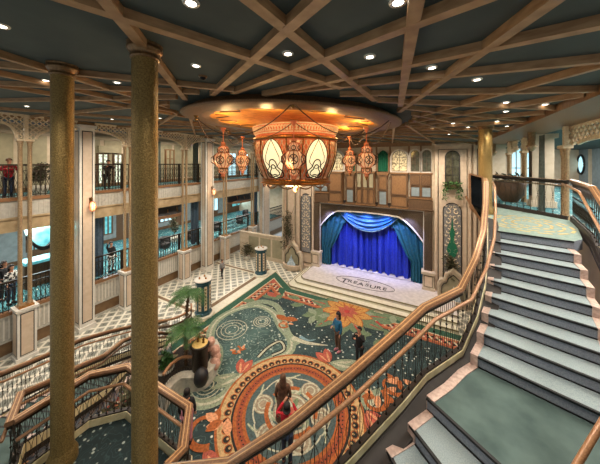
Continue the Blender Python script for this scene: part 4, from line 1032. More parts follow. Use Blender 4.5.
# ----- things on the mezzanine and gallery
def hood(y0, y1, label):
    t = thing('bar_hood', label, 'hood', (-17.6, (y0+y1)/2, 5.0), 'dark hoods hung below the gallery')
    yc = (y0+y1)/2; w = (y1-y0)/2; mb = MB(); vs = []; fs = []; n = 16
    for i in range(n+1):
        a = PI*i/n; x_ = -17.75+.75*sin(a)*1.0; yy = yc-w*cos(a); vs += [(x_, yy, 5.5), (x_-.1, yy, 5.15), (x_+.15, yy, 4.75)]
    for i in range(n):
        for k in range(2): fs.append((3*i+k, 3*i+3+k, 3*i+4+k, 3*i+1+k))
    mb.add(vs, fs, 0, True); mb.box(-17.85, -17.7, y0, y1, 4.7, 5.5); mb.build('shade', M['black'], t)
    mb = MB(); mb.sweep([(-17.75+.92*sin(PI*i/n), yc-w*cos(PI*i/n), 4.7) for i in range(n+1)], rect(.08, .2)); mb.build('wooden_rim', M['rail'], t)
    mb = MB()
    for k in range(3): mb.bar((-17.3, yc+(k-1)*w*.5, 5.45), (-16.95, yc+(k-1)*w*.5-.2, 5.0), .04, .04)
    mb.build('hook', M['gold_hi'], t)
hood(Yw(148, -17.2), Yw(186, -17.2), 'large dark hood with wooden rim hung under the gallery, left of the second white pillar'); hood(Yw(230, -17.2), Yw(256, -17.2), 'dark hood with wooden rim under the gallery, right of the second white pillar')
bc = thing('bar_counter', 'ribbed dark bar counter with glowing cyan top on the mezzanine', 'counter', (-19, 5, 1.9))
ya, yb = Yw(24, -19), Yw(56, -19)
mb = MB(); mb.box(-19.6, -19, ya, yb, 1.9, 3.15)
y = ya
while y < yb: mb.box(-19, -18.96, y, y+.05, 1.95, 3.1); y += .12
mb.build('front', M['woodd'], bc)
mb = MB(); mb.box(-19.9, -18.85, ya, yb, 3.15, 3.3); mb.build('glowing_top', M['glass_cyan'], bc)
mb = MB()
bh = thing('backlit_canopy', 'curved cyan-lit canopy with black edge above the bar counter', 'canopy', (-18.8, 5.4, 4.3))
ym = (ya+yb)/2; mb = MB(); vs = []; n = 14
P = [(-18.7+.2*sin(PI*i/n), ya+(yb-ya)*i/n, 4.75-.75*sin(PI*i/n)) for i in range(n+1)]
mb.sweep(P, rect(.15, .2)); mb.build('black_edge', M['black'], bh)
mb = MB(); vs = []; fs = []
for i, p in enumerate(P): vs += [(p[0]-.05, p[1], p[2]+.08), (p[0]-.4, p[1], 5.2)]
for i in range(n): fs.append((2*i, 2*i+2, 2*i+3, 2*i+1))
mb.add(vs, fs, 0, True); mb.build('lit_panel', M['glass_cyan'], bh)
def hanging(y, X, z0, z1, w, m, label):
    mb = drape([(X, y), (X+.02, y+w)], z0, z1, .06, 16, .03, n=40); tag(mb.build('drape', M[m]), label, 'curtain')
hanging(Yw(200, -17.2)-.9, -17.2, 2.0, 5.5, .7, 'bluedrape', 'grey-blue drape on the mezzanine left of the second white pillar')
hanging(Yw(258, -17.2)-.9, -17.2, 2.0, 5.5, .8, 'bluedrape', 'grey-blue drape on the mezzanine left of the farthest white pillar')
hanging(Yw(99, -17.2)-.3, -17.2, 2.0, 5.5, .5, 'bluedrape', 'grey-blue drape on the mezzanine right of the nearest white pillar')
hanging(Yw(198, -17.4)-.5, -17.4, 7.05, 10.5, .5, 'drape', 'grey-green drape in the upper gallery left of the second white pillar')
hanging(Yw(150, -20), -20.1, 7.05, 10.4, .9, 'drape', 'grey-green drape on the back wall of the upper gallery')
def table_set(x, y, zf, label, m='black'):
    t = thing('lounge_chair', label, 'chair', (x, y, zf), 'dark tub chairs on the mezzanine')
    mb = MB(); mb.lathe([(.34, .12), (.38, .3), (.36, .42), (0, .44)], (x, y, zf), 16); mb.build('seat', M[m], t)
    mb = MB(); mb.lathe([(.42, .1), (.46, .5), (.45, .82), (.38, .84), (.37, .45), (.36, .12)], (x, y, zf), 16, a0=PI*.5, a1=PI*1.55, cap=False); mb.build('backrest', M[m], t)
    for a in (.8, 2.4, 3.9, 5.5): mb = MB(); mb.tube([(x+.28*cos(a), y+.28*sin(a), zf+.13), (x+.32*cos(a), y+.32*sin(a), zf)], .025, 6); mb.build('leg', M['woodd'], t)
labs = ['behind the mezzanine rail, far left', 'behind the mezzanine rail under the first hood', 'near the grey-blue drape', 'behind the rail right of the second white pillar', 'under the second hood', 'beside the farthest white pillar']
for (px, X), lb in zip(((60, -18.8), (165, -18.6), (192, -18.5), (216, -18.9), (240, -18.8), (246, -20.5)), labs): table_set(X, Yw(px, X), 1.9, 'dark tub chair '+lb)
def plant_at(px, X, zf, h, label): bush((X, Yw(px, X), zf), h, .9, label, M['foliage2'])
plant_at(40, -17.6, 6.95, 1.5, 'leafy potted plant behind the gallery rail near the nearest paired column')
plant_at(174, -19.4, 1.9, 2.3, 'tall potted plant on the mezzanine behind the first hood')
for y, z in [(2+3*i, 5.45) for i in range(8)]: lamp('AREA', 'mezzanine_lamp', (-19, y, z), 120, (1, .92, .82), 1.2, to=(-19.5, y, 0))
for y in [3+3.5*i for i in range(7)]: lamp('AREA', 'gallery_lamp', (-18.6, y, 10.4), 60, (1, .84, .66), 1.0, to=(-18.8, y, 0))
for px in (32, 106, 239): lamp('AREA', 'window_daylight', (-23.6, Yw(px, -23.6), 3.9), 60, (.5, .85, 1), 1.6, to=(-16, Yw(px, -23.6), 3))

# ------------------------------------------------------------------ grand staircase
RS = .17
def step(parent, poly, ztop, fronts, mat_tread, th=.17, ends=(), name='step'):
    mb = MB(); n = len(poly)
    mb.prism(poly, ztop-th-.12, ztop, 1, 0)
    for (i, j) in fronts:                               # nosing and riser faces
        a = Vector((*poly[i], ztop)); b = Vector((*poly[j], ztop)); c = Vector((sum(p[0] for p in poly)/n, sum(p[1] for p in poly)/n, ztop)); d = (b-a).normalized(); nn = Vector((d.y, -d.x, 0))
        if nn.dot(a-c) < 0: nn = -nn
        mb.bar(a+nn*.008+Vector((0, 0, -.012)), b+nn*.008+Vector((0, 0, -.012)), .035, .03, 2); mb.bar(a+nn*.004+Vector((0, 0, -.165)), b+nn*.004+Vector((0, 0, -.165)), .02, .02, 2)
    for (i, j, w) in ends:                              # marble border along the open ends
        a = Vector((*poly[i], 0)); b = Vector((*poly[j], 0)); c = Vector((sum(p[0] for p in poly)/n, sum(p[1] for p in poly)/n, 0)); d = (b-a).normalized(); nn = Vector((d.y, -d.x, 0))
        if nn.dot(a-c) > 0: nn = -nn
        e = d*.028
        q = [a-e, b+e, b+e+nn*w, a-e+nn*w]
        mb.prism([(p.x, p.y) for p in q], ztop-th-.02, ztop+.012, 3)
    return mb.build(name, [mat_tread, M['riser'], M['nosing'], M['pinkmarble']], parent)
stair = thing('grand_staircase', 'wide grey-teal carpeted staircase with pink marble edges curving down beside the copper rail', 'staircase', (1.7, 6.0, 5.4))
Lf = lambda k: (1.2-.035*(k-1)-.006*(k-1)**2, 7.39-.34*(k-1))
Rf = lambda k: (2.56-.03*(k-1)-.006*(k-1)**2, 7.09-.36*(k-1))
ldg = [Lf(1), Rf(1), (2.8, 7.4), (3.45, 9.5), (2.0, 11.6), (1.6, 10.6), (1.42, 9.0)]
def trif(pts): return pts
step(stair, ldg, 7.0, [(0, 1)], M['carpet_landing'], .1, name='upper_landing')
for k in range(1, 9): step(stair, [Lf(k), Rf(k), Rf(k+1), Lf(k+1)], 7-RS*k, [(2, 3)], M['step'], ends=[(0, 3, .095), (1, 2, .095)])
zm = 7-RS*9
step(stair, [Lf(9), Rf(9), (1.8, 3.55), (1.1, 2.93), (-.055, 3.73), (.16, 4.05), (.36, 4.42)], zm, [(3, 4)], M['carpet_plain'], name='middle_landing')
mb = MB(); mb.sweep([(*Lf(9), zm), (.36, 4.42, zm), (.16, 4.05, zm), (-.055, 3.73, zm)], [(-.1, -.2), (.01, -.2), (.01, .015), (-.1, .015)]); mb.build('marble_border', M['pinkmarble'], stair)
for x_, y_ in ((.95, 3.75), (2.2, 8.9)): mb = MB(); mb.cyl(x_, y_, 0, zm-.25 if y_ < 5 else 6.9, .16); mb.build('support_post', M['woodd'], stair)
LB = lambda t: bez((-.055, 3.73), (-1.0, 2.2), (-3.0, 1.75), t); RBz = lambda t: bez((1.1, 2.93), (-.3, .6), (-3.0, .2), t)
for k in range(1, 11):
    t0, t1 = (k-1)/10, k/10
    step(stair, [LB(t0), RBz(t0), RBz(t1), LB(t1)], zm-RS*k+.0, [(2, 3)], M['step'], ends=[(0, 3, .1), (1, 2, .1)])
# gold motif on the upper landing carpet
mb = MB(); cxm, cym = 2.2, 8.6
for rr in (1.05, .85, .6, .35):
    for i in range(14):
        a = 2*PI*i/14+rr; mb.bar((cxm+rr*.8*cos(a), cym+rr*cos(0)*sin(a), 7.004), (cxm+rr*.8*cos(a+.3), cym+rr*sin(a+.3), 7.004), .06, .004)
mb.build('carpet_motif', M['carpet_gold'], stair)

bal_mesh = {}
def baluster_proto(h, m):
    mb = MB(); mb.tube([(0, 0, 0), (0, 0, h)], .005, 4)
    for s in (-1, 1): mb.tube([(s*(.0+.055*sin(PI*min(1, q/7)*1.0)), 0, .06+(h*.5)*q/7) for q in range(8)], .004, 4); mb.tube([(s*.06*(q/5)**.8, 0, h*.62+h*.36*q/5) for q in range(6)], .004, 4)
    mb.lathe([(.02, 0), (.022, .02), (.009, .05)], (0, 0, 0), 6); mb.lathe([(.008, h*.58), (.018, h*.6), (.008, h*.62)], (0, 0, 0), 6)
    return mb
def balustrade(name, label, path, hb, spacing, group=None, rail='rail', hand=True, side=1, curb='creammarble', glass=False, off=.1, drop=.06, curbh=.16, hmat='rail2', capw=1.):
    """path: polyline of the top of the cap rail. hb: height of cap above the curb top"""
    P = [Vector(p) for p in path]; c = sum(P, Vector())/len(P)
    t = thing(name, label, 'balustrade', (c.x, c.y, min(p.z for p in P)-hb-curbh), group)
    mb = MB(); mb.sweep(path, [(q*capw, v) for q, v in [(-.05, -.06), (-.04, -.075), (.04, -.075), (.05, -.06), (.06, -.03), (.045, 0), (-.045, 0), (-.06, -.03)]], 0)
    for q in (-.024, .024): mb.sweep([(p[0], p[1], p[2]+.002) for p in path], [(q-.006, -.003), (q+.006, -.003), (q+.006, .003), (q-.006, .003)], 1)
    mb.build('cap_rail', [M[rail], M['railin']], t)
    mb = MB(); mb.sweep(path, [(-.03, -.12), (.03, -.12), (.03, -.073), (-.03, -.073)], 0); mb.build('rail_bracket', M['iron'], t)
    if hand:
        hp = []
        for i, p in enumerate(P):
            d0 = (P[i]-P[max(i-1, 0)]); d1 = (P[min(i+1, len(P)-1)]-P[i]); d0.z = d1.z = 0; d = (d0.normalized() if d0.length else Vector())+(d1.normalized() if d1.length else Vector()); d.normalize()
            hp.append(p+Vector((d.y, -d.x, 0))*side*(off+.03)+Vector((0, 0, -drop-.03)))
        mb = MB(); mb.tube(hp, .026, 8); mb.build('handrail', M[hmat], t)
    base = [(p[0], p[1], p[2]-hb) for p in path]
    mb = MB(); mb.sweep(base, [(-.045, -curbh), (.045, -curbh), (.045, 0), (-.045, 0)], 0)
    mb.build('curb', M[curb], t)
    mb = MB(); mb.sweep(base, [(-.055, -curbh-.1), (.055, -curbh-.1), (.055, -curbh), (-.055, -curbh)], 0); mb.sweep(base, [(-.03, 0), (.03, 0), (.03, .025), (-.03, .025)], 0)
    mb.build('channel', M['dark'], t)
    h = hb-.12; key = round(h, 2)
    if key not in bal_mesh:
        o = baluster_proto(h, None).build('baluster', M['iron'], None); bal_mesh[key] = o.data; bpy.data.objects.remove(o)
    s = spacing/2; tot = 0
    for i in range(len(P)-1):
        seg = P[i+1]-P[i]; L = Vector((seg.x, seg.y, 0)).length
        while s < L:
            p = P[i]+seg*(s/L); o = bpy.data.objects.new('baluster', bal_mesh[key]); C.objects.link(o); o.parent = t
            o.location = Vector((p.x, p.y, p.z-hb+.0))-t.location; o.rotation_euler = (0, 0, math.atan2(seg.y, seg.x)); s += spacing; tot += 1
        s -= L
    return t
R1 = [(1.32, 8.6, 8.18), (1.15, 7.4, 8.15), (1.02, 6.6, 7.7), (.877, 5.9, 7.30), (.67, 5.3, 6.93), (.41, 4.82, 6.56), (-.10, 4.1, 6.50), (-.38, 3.6, 6.38), (-.86, 2.9, 6.12), (-1.40, 2.37, 5.74), (-2.0, 2.05, 5.3), (-3.0, 1.93, 4.78)]
balustrade('stair_balustrade', 'long copper-capped iron balustrade sweeping down in front of the medallion carpet', R1, 1.0, .15, side=-1, off=.14, drop=.09, curbh=.09)
sp = [(p[0], p[1], p[2]-1.1) for p in R1]
mb = MB(); mb.sweep(sp, [(-.03, -.5), (-.03, 0), (-.27, -.06), (-.27, -.45)]); mb.build('dark_stringer', M['dark'], stair)
RR = [(3.4, 9.5, 8.15), (2.95, 7.4, 8.12), (2.82, 6.7, 7.85), (2.74, 6.0, 7.45), (2.6, 5.2, 7.05), (2.3, 4.4, 6.62), (2.03, 3.72, 6.5), (1.48, 3.06, 6.47), (1.03, 2.52, 6.2), (.3, 1.75, 5.75), (-.5, 1.0, 5.45), (-1.6, .5, 5.1)]
balustrade('stair_balustrade', 'copper-capped balustrade on the right-hand side of the grand staircase', RR, 1.02, .13, side=1, curb='dark', capw=1.1, off=.16, drop=.1)
balustrade('landing_balustrade', 'iron balustrade closing the back of the upper right landing', [(1.55, 10.6, 8.17), (1.95, 11.5, 8.17), (3.4, 9.75, 8.12)], 1.05, .2, rail='iron', side=-1, curb='dark', hand=True, hmat='gold_col', drop=.16, capw=1.3)
# framed dark screen at the head of the stair
ds = thing('framed_screen', 'dark screen in a slanting copper frame at the head of the staircase balustrade', 'screen', (1.2, 9.0, 7))
o_ = [(1.0, 8.28), (1.32, 8.18), (1.36, 6.85), (1.02, 7.25)]
mb = MB(); mb.slab(o_, (0, 9.0, 0), (1, 0, 0), (0, 0, 1), (0, 1, 0), .03); mb.build('panel', M['darkglass'], ds)
mb = MB(); outline(mb, o_, 8.99, .05, .07); mb.bar((.9, 8.98, 7.6), (1.3, 8.98, 6.85), .06, .07, 0, (0, 1, 0)); mb.build('frame', M['rail2'], ds)
# bay landing in front of the two big columns
bay = thing('bay_landing', 'half-octagon landing with dark star-patterned carpet inside the copper rails', 'landing', (-4.3, 1.0, 3.4))
bp_ = [(-3.0, -2), (-3.0, 2.2), (-3.44, 2.6), (-5.17, 2.6), (-5.6, 2.15), (-5.6, -2)]
mb = MB(); mb.prism(bp_, 3.4, 3.74, 1, 0); mb.build('floor_slab', [M['star_d'], M['dark']], bay); mb = MB(); mb.box(-5.3, -3.3, -1.8, .6, 0, 3.4); mb.build('base', M['dark'], bay)
mb = MB(); mb.prism([(-5.6, -2), (-5.6, 1.2), (-6.2, 1.4), (-7.75, .75), (-8.2, -2)], 3.4, 3.735, 1, 0); mb.build('side_landing', [M['carpet_plain'], M['dark']], bay)
BR = [(-3.0, 2.0, 4.75), (-3.0, 2.25, 4.72), (-3.44, 2.68, 4.72), (-5.17, 2.66, 4.72), (-5.6, 2.22, 4.72), (-5.6, 1.28, 4.72)]
balustrade('bay_balustrade', 'copper-railed iron balustrade bent around the star-carpeted half-octagon landing', BR, .86, .12, side=-1, drop=.24, off=.08, curb='creammarble')
AR = [(-5.6, 1.24, 4.72), (-6.2, 1.5, 4.7), (-6.54, 2.05, 4.4), (-7.04, 2.59, 4.05), (-7.5, 3.3, 3.65), (-8.35, 4.16, 3.2), (-8.87, 4.75, 2.8), (-9.4, 6.0, 2.0), (-9.6, 6.9, 1.35)]
balustrade('stair_balustrade', 'inner iron balustrade of the flight going down to the tiled lobby at left', AR, .92, .13, side=-1, drop=.22, off=.05)
DR = [(-7.7, .7, 4.7), (-8.3, 1.7, 4.05), (-8.89, 2.3, 3.66), (-9.26, 2.9, 3.4), (-9.57, 3.52, 3.2), (-9.88, 4.49, 2.8), (-10.1, 5.4, 2.4), (-10.5, 6.5, 1.75), (-10.9, 7.3, 1.3)]
balustrade('stair_balustrade', 'outer iron balustrade of the left flight, in front of the tiled floor and white pillar', DR, .95, .13, side=1, drop=.18, off=.05)
lf = thing('lobby_staircase', 'dark teal flight of steps leading down from the half-octagon landing to the tiles', 'staircase', (-8.5, 4, 0))
def along(path, t):
    P = [Vector(p[:2]) for p in path]; L = [(P[i+1]-P[i]).length for i in range(len(P)-1)]; s = t*sum(L)
    for i, l in enumerate(L):
        if s <= l or i == len(L)-1: return tuple(P[i]+(P[i+1]-P[i])*(s/l))
        s -= l
Ai = [(p[0]-.12, p[1]-.02) for p in AR[1:]]; Di = [(p[0]+.12, p[1]+.0) for p in DR]
NS = 21
for k in range(1, NS+1):
    t0, t1 = (k-1)/NS, k/NS
    step(lf, [along(Ai, t0), along(Ai, t1), along(Di, t1), along(Di, t0)], 3.735-.17*k, [(1, 2)], M['carpet_plain'], ends=[(0, 1, .1), (3, 2, .1)])

# ------------------------------------------------------------------ large gold columns
def gold_big(x, y, z0, label, r=.145):
    zt = cz(x); t = thing('gold_column', label, 'column', (x, y, z0), 'large round gold columns')
    mb = MB(); mb.lathe([(r*1.35, z0), (r*1.35, z0+.12), (r*1.1, z0+.2), (r, z0+.25), (r, zt-.19)], (x, y, 0), 40); mb.build('shaft', M['gold'], t)
    mb = MB(); mb.lathe([(r, zt-.20), (r*1.12, zt-.19), (r*1.12, zt-.165), (r*1.02, zt-.15), (r*1.25, zt-.11), (r*1.38, zt-.085), (r*1.38, zt-.055), (r*1.3, zt-.045), (r*1.36, zt-.03), (r*1.36, zt+.0)], (x, y, 0), 40, cap=False); mb.build('capital', M['gold_cap'], t)
gold_big(-3.205, 1.85, 3.74, 'big round gold column standing on the landing, nearest to the great lantern')
gold_big(-5.31, 1.75, 3.74, 'big round gold column nearest the left side of the landing')
gold_big(1.50, 9.75, 7.0, 'big round gold column rising behind the staircase rail at right', .185)

# ------------------------------------------------------------------ upper deck on the right
rd = MB(); rd.prism([(2.0, 11.7), (3.6, 9.4), (2.85, 7.1), (3.1, 5.5), (14, 4), (14, 24), (2.2, 24), (2.2, 18)], 6.7, 6.98, 1, 0)
struct(rd.build('floor_upper_deck', [M['mezz'], M['cream']]))
rw = MB(); rw.box(3, 14, 23.8, 24, 6.9, 10.4); rw.box(9.0, 9.2, 4, 24, 6.9, 10.4, 1)
for y in [5+1.5*i for i in range(12)]:
    rw.box(8.96, 9.0, y, y+1.2, 7.3, 9.6, 2); rw.box(8.9, 9.0, y-.2, y-.1, 6.98, 10.0, 0)
rw.box(8.85, 9.0, 4, 24, 9.7, 9.85, 0); rw.box(3, 14, 23.7, 23.8, 7, 7.4, 1)
struct(rw.build('wall_right', [M['cream'], M['greydoor'], M['greydoor']]))
lr = MB(); lr.box(3.6, 3.8, -5, 18.4, 0, 6.7); lr.box(3.57, 3.6, -5, 18.3, 0, .5, 1); struct(lr.build('wall_lobby_right', [M['cream'], M['brown']]))
tb = MB(); tb.box(2.3, 3.6, -2, 24, 9.66, 9.9)
struct(tb.build('trim_5', [M['wood']]))
def ycol(px, X=3.4): return yon(px, X)
YR = [ycol(565), ycol(524), ycol(509)]
gold_column(YR[0], 2.6, .55, 'paired gold column with lattice arch behind the upper right landing, nearest', X=3.4, z0=6.98, zc=9.05, ztop=9.66, ped=False, r=.055, twin=.1, grp='paired gold columns of the right deck')
gold_column(YR[1], 1.0, 1.0, 'paired gold column framed by curved iron brackets on the right deck', X=3.4, z0=6.98, zc=9.05, ztop=9.66, ped=False, r=.055, twin=.1, grp='paired gold columns of the right deck')
gold_column(YR[2], .8, 1.0, 'farthest paired gold column of the right deck', X=3.4, z0=6.98, zc=9.05, ztop=9.66, ped=False, r=.055, twin=.1, grp='paired gold columns of the right deck')
white_pillar(12.2, 12.6, 'broad cream pillar between the gold columns of the right deck', X=3.6, m='cream', panel=False, ztop=9.66, z0=6.98, grp='cream pillars of the right deck', d=.3)
white_pillar(ycol(499), ycol(499)+.5, 'cream pillar nearest the stage on the right deck', X=3.4, m='cream', panel=False, ztop=9.66, z0=6.98, grp='cream pillars of the right deck', d=.3)
for i, (px, lb) in enumerate(((549, 'on the near face of the broad cream pillar'), (503, 'on the cream pillar nearest the stage'))):
    t = thing('corbel', 'small gold corbel '+lb, 'corbel', (3.1, ycol(px), 9), 'gold corbels of the right deck')
    mb = MB(); mb.lathe([(0, 9.0), (.05, 9.02), (.12, 9.12), (.16, 9.2), (.1, 9.24), (.12, 9.9)], (3.05, ycol(px)+.3, 0), 10); mb.build('bracket', M['gold_col'], t)
# windows looking out, porthole door
for a, b in ((515, 521), (527, 534), (507, 511)):
    y0, y1 = sorted((yon(a, 8.9), yon(b, 8.9)))
t_ = 0
for px0, px1 in ((512, 520), (527, 533)):
    u0 = (px0-300)/FL; u1 = (px1-300)/FL; Yb = 23.7
    x0 = Yb*(FX+RX*u0)/(FY+RY*u0); x1 = Yb*(FX+RX*u1)/(FY+RY*u1); wn_[0] += 1
    mb = MB(); mb.box(x0-.1, x1+.1, Yb-.02, Yb+.05, 7.3, 9.9); w = struct(mb.build('window_%d' % wn_[0], M['cream']))
    mb = MB(); mb.box(x0, x1, Yb-.04, Yb-.02, 7.4, 9.8); mb.build('pane', M['daylight'], w)
    mb = MB(); xm = (x0+x1)/2; mb.box(xm-.03, xm+.03, Yb-.06, Yb-.04, 7.4, 9.8); mb.box(x0, x1, Yb-.06, Yb-.04, 8.2, 8.26); mb.build('mullion', M['woodd'], w)
Yp = yon(583, 8.9)
dr = MB(); dr.box(8.85, 8.97, Yp-.9, Yp+.9, 7, 9.6); dr.box(8.83, 8.86, Yp-.75, Yp+.75, 7.1, 9.5, 1); d_ = struct(dr.build('door_1', [M['cream'], M['greydoor']]))
mb = MB(); P = [(8.8, Yp+.42*cos(2*PI*i/28), 8.5+.62*sin(2*PI*i/28)) for i in range(29)]; mb.tube(P, .07, 8); mb.build('porthole_ring', M['black'], d_)
mb = MB(); mb.add([(8.81, Yp+.40*cos(2*PI*i/28), 8.5+.6*sin(2*PI*i/28)) for i in range(28)], [tuple(range(28))]); mb.build('porthole_glass', M['daylight'], d_)
tc_ = thing('deck_planter', 'low round dark planter with leaves behind the right landing rail', 'planter', (2.6, 13.6, 6.98))
mb = MB(); mb.lathe([(.25, 6.98), (.48, 7.3), (.55, 7.8), (.48, 7.82), (.3, 7.75), (0, 7.75)], (2.9, 13.4, 0), 20); mb.build('bowl', M['woodd'], tc_)
mb = MB(); leaves(mb, 200, (2.5, 13.0, 7.75, 3.3, 13.8, 8.1), .2); mb.build('foliage', M['foliage2'], tc_)
tag(drape([(3.15, ycol(556)), (3.15, ycol(556)+.35)], 6.98, 9.5, .05, 22, .03, n=30).build('column_drape', M['drape']), 'dark grey-green drape tied beside the nearest paired gold column at right', 'curtain')
for y in (5.5, 8.5, 11.5, 14.5, 17.5, 20.5): lamp('AREA', 'deck_lamp', (5.2, y, 9.6), 110, (1, .93, .85), 1.0, to=(6, y, 0))
for i, (x, y) in enumerate(((5.5, 8), (7, 10.5), (5.5, 12.5))):
    o = copy_tree(dproto); o.location = (x, y, cz(x)-.004); o['label'] = 'round recessed downlight in the plain ceiling over the right deck'; o['group'] = 'downlights over the right deck'

# ------------------------------------------------------------------ planters and palms by the left stair
pla = thing('curved_planter', 'curved white marble planter wall with copper rail at the lagoon edge', 'planter', (-8.3, 6.6, 0))
pc = [at(*p, .5) for p in ((162, 398), (170, 386), (181, 378), (194, 377), (205, 374), (213, 364), (216, 352), (213, 343))]
pcs = [(p.x, p.y, 0) for p in smooth_path([(p.x, p.y, 0) for p in pc], 5)]
mb = MB(); mb.sweep(pcs, [(-.12, 0.01), (.12, 0.01), (.12, .55), (-.12, .55)]); mb.sweep(pcs, [(-.17, .55), (.17, .55), (.17, .62), (-.17, .62)]); mb.build('marble_wall', M['ped_wood'], pla)
mb = MB(); hp = [(p[0]-.12, p[1]+.12, 1.15) for p in pcs[:22]]; mb.sweep(hp, rect(.09, .06)); mb.build('rail', M['rail2'], pla)
mb = MB()
for i in range(0, 22, 1): p = hp[i]; mb.tube([(p[0], p[1], .6), (p[0]+.02, p[1], .9), (p[0], p[1], 1.13)], .01, 4)
mb.sweep([(p[0], p[1], .75) for p in hp], rect(.03, .06)); mb.build('railing_bars', M['iron'], pla)
mb = MB(); inn = [(p[0], p[1]) for p in pcs]+[(-9.3, 8.2), (-9.9, 7.2), (-9.4, 5.6)]
bmx = bmesh.new(); f = bmx.faces.new([bmx.verts.new((p[0], p[1], .42)) for p in inn]); bmesh.ops.triangulate(bmx, faces=[f]); bmx.verts.index_update()
mb.add([v.co[:] for v in bmx.verts], [[v.index for v in q.verts] for q in bmx.faces]); bmx.free(); mb.build('soil', M['soil'], pla)
dc = at(200, 372, .45)
dr_ = thing('drum_pedestal', 'tall dark bronze drum with gold sand top and small figurines in the planter', 'pedestal', (dc.x, dc.y, .42))
mb = MB(); mb.lathe([(.34, .42), (.29, .5), (.29, 1.42), (.35, 1.5), (.35, 1.58), (.31, 1.58)], (dc.x, dc.y, 0), 28); mb.build('drum', M['iron'], dr_)
mb = MB(); mb.lathe([(.33, 1.56), (.25, 1.6), (0, 1.62)], (dc.x, dc.y, 0), 28); mb.build('sand_top', M['sand'], dr_)
for i in range(2): mb = MB(); mb.lathe([(.06, 1.6), (.03, 1.66), (.05, 1.72), (.02, 1.78), (.03, 1.81), (0, 1.85)], (dc.x-.1+.22*i, dc.y+.06*i, 0), 8); mb.build('figurine', M['brass'], dr_)
rk = at(212, 352, .9)
t = thing('coral_rock', 'pale pink coral-like rock beside the bronze drum', 'rock', (rk.x, rk.y, .42))
for i in range(7):
    a = i*.9; mb = MB(); r = random.uniform(.14, .24); c = (rk.x+.16*cos(a), rk.y+.2*sin(a), .5+.16*i)
    mb.lathe([(0, -r), (r*.7, -r*.75), (r, 0), (r*.75, r*.65), (0, r)], c, 9); mb.build('lobe', M['rock'], t)
mb = MB(); mb.lathe([(.2, .42), (.27, .6), (.25, .8), (.12, .95), (0, .98)], (dc.x+.42, dc.y-.3, 0), 10); tag(mb.build('black_boulder', M['black']), 'black rounded rock below the bronze drum', 'rock')
def palm(loc, h, n, L, label, lean=(0, 0)):
    t = thing('palm', label, 'palm', loc, 'palms beside the left stair'); x, y, z0 = loc
    mb = MB(); P = [(x+lean[0]*q*q/36, y+lean[1]*q*q/36, z0+h*q/6) for q in range(7)]; mb.tube(P, .075, 8, taper=.6)
    for q in range(1, 12): zz = z0+h*q/12; k = q/2; mb.lathe([(.08, 0), (.095, .03), (.07, .05)], (x+lean[0]*k*k/36, y+lean[1]*k*k/36, zz), 8, cap=False)
    mb.build('trunk', M['brown'], t); top = Vector(P[-1])
    mb = MB()
    for i in range(n):
        a = 2*PI*i/n+random.uniform(-.3, .3); l = L*random.uniform(.75, 1.1); up = random.uniform(.25, .95); F = []
        for k in range(9):
            q = k/8; F.append(top+Vector((cos(a)*l*q, sin(a)*l*q, l*up*q-l*1.15*q*q*(.6+.3*(1-up)))))
        mb.tube(F, .012, 4, taper=.3)
        for k in range(1, 9):
            for s in (-1, 1):
                for h_ in (0, .33, .66):
                    f0 = F[k-1].lerp(F[k], h_+.01); d = (F[k]-F[k-1]).normalized(); sd = Vector((-sin(a), cos(a), 0))*s; ll = .26*L*sin(PI*min(.97, (k+h_)/9.2))+.05
                    tip = f0+(sd*.85+d*.6+Vector((0, 0, -.28))).normalized()*ll; w = d*.009
                    mb.add([f0-w, f0+w, tip.lerp(f0, .4)+w*1.2, tip, tip.lerp(f0, .4)-w*1.2], [(0, 1, 2, 3, 4)])
    mb.build('fronds', M['foliage'], t)
p_ = at(186, 366, .4); palm((p_.x, p_.y, .4), 1.5, 30, .85, 'lower green palm in front, between stair and bronze drum')
p_ = at(181, 352, .4); palm((p_.x-.1, p_.y+.3, .4), 2.45, 30, .9, 'taller green palm rising above the curved planter rail', (.2, 0))
p_ = at(171, 392, .4); bush((p_.x-1.1, p_.y+.5, 0), .95, .5, 'small leafy green plant in the crook of the curved planter', M['foliage'])
bush((-6.7, 3.45, 0), 3.2, 1.3, 'big brown-leaved plant standing behind the half-octagon landing', M['foliage2'])
bush((-9.9, 6.2-.1, 0), 1.0, .8, 'dark leafy plant between the left flight and the curved planter', M['foliage']) if 0 else None
ur = thing('curved_rail', 'curved copper rail with balusters around the palms, by the teal pedestal', 'railing', (-11, 8, 0))
cr_ = [at(*p, 1.05) for p in ((158, 321), (172, 319), (184, 314), (191, 308), (191, 304))]; crs = [(p.x, p.y, 1.05) for p in smooth_path([(p.x, p.y, 0) for p in cr_], 5)]
mb = MB(); mb.sweep(crs, rect(.09, .07)); mb.build('rail', M['rail2'], ur)
mb = MB(); mb.sweep([(p[0], p[1], .72) for p in crs], rect(.05, .1)); mb.build('middle_rail', M['woodd'], ur)
mb = MB()
for p in crs: mb.tube([(p[0], p[1], .0), (p[0], p[1], 1.03)], .013, 4)
mb.build('railing_bars', M['iron'], ur)
mb = MB(); mb.sweep([(p[0], p[1], 0.01) for p in crs], [(-.1, 0), (.1, 0), (.1, .16), (-.1, .16)]); mb.build('curb', M['creammarble'], ur)

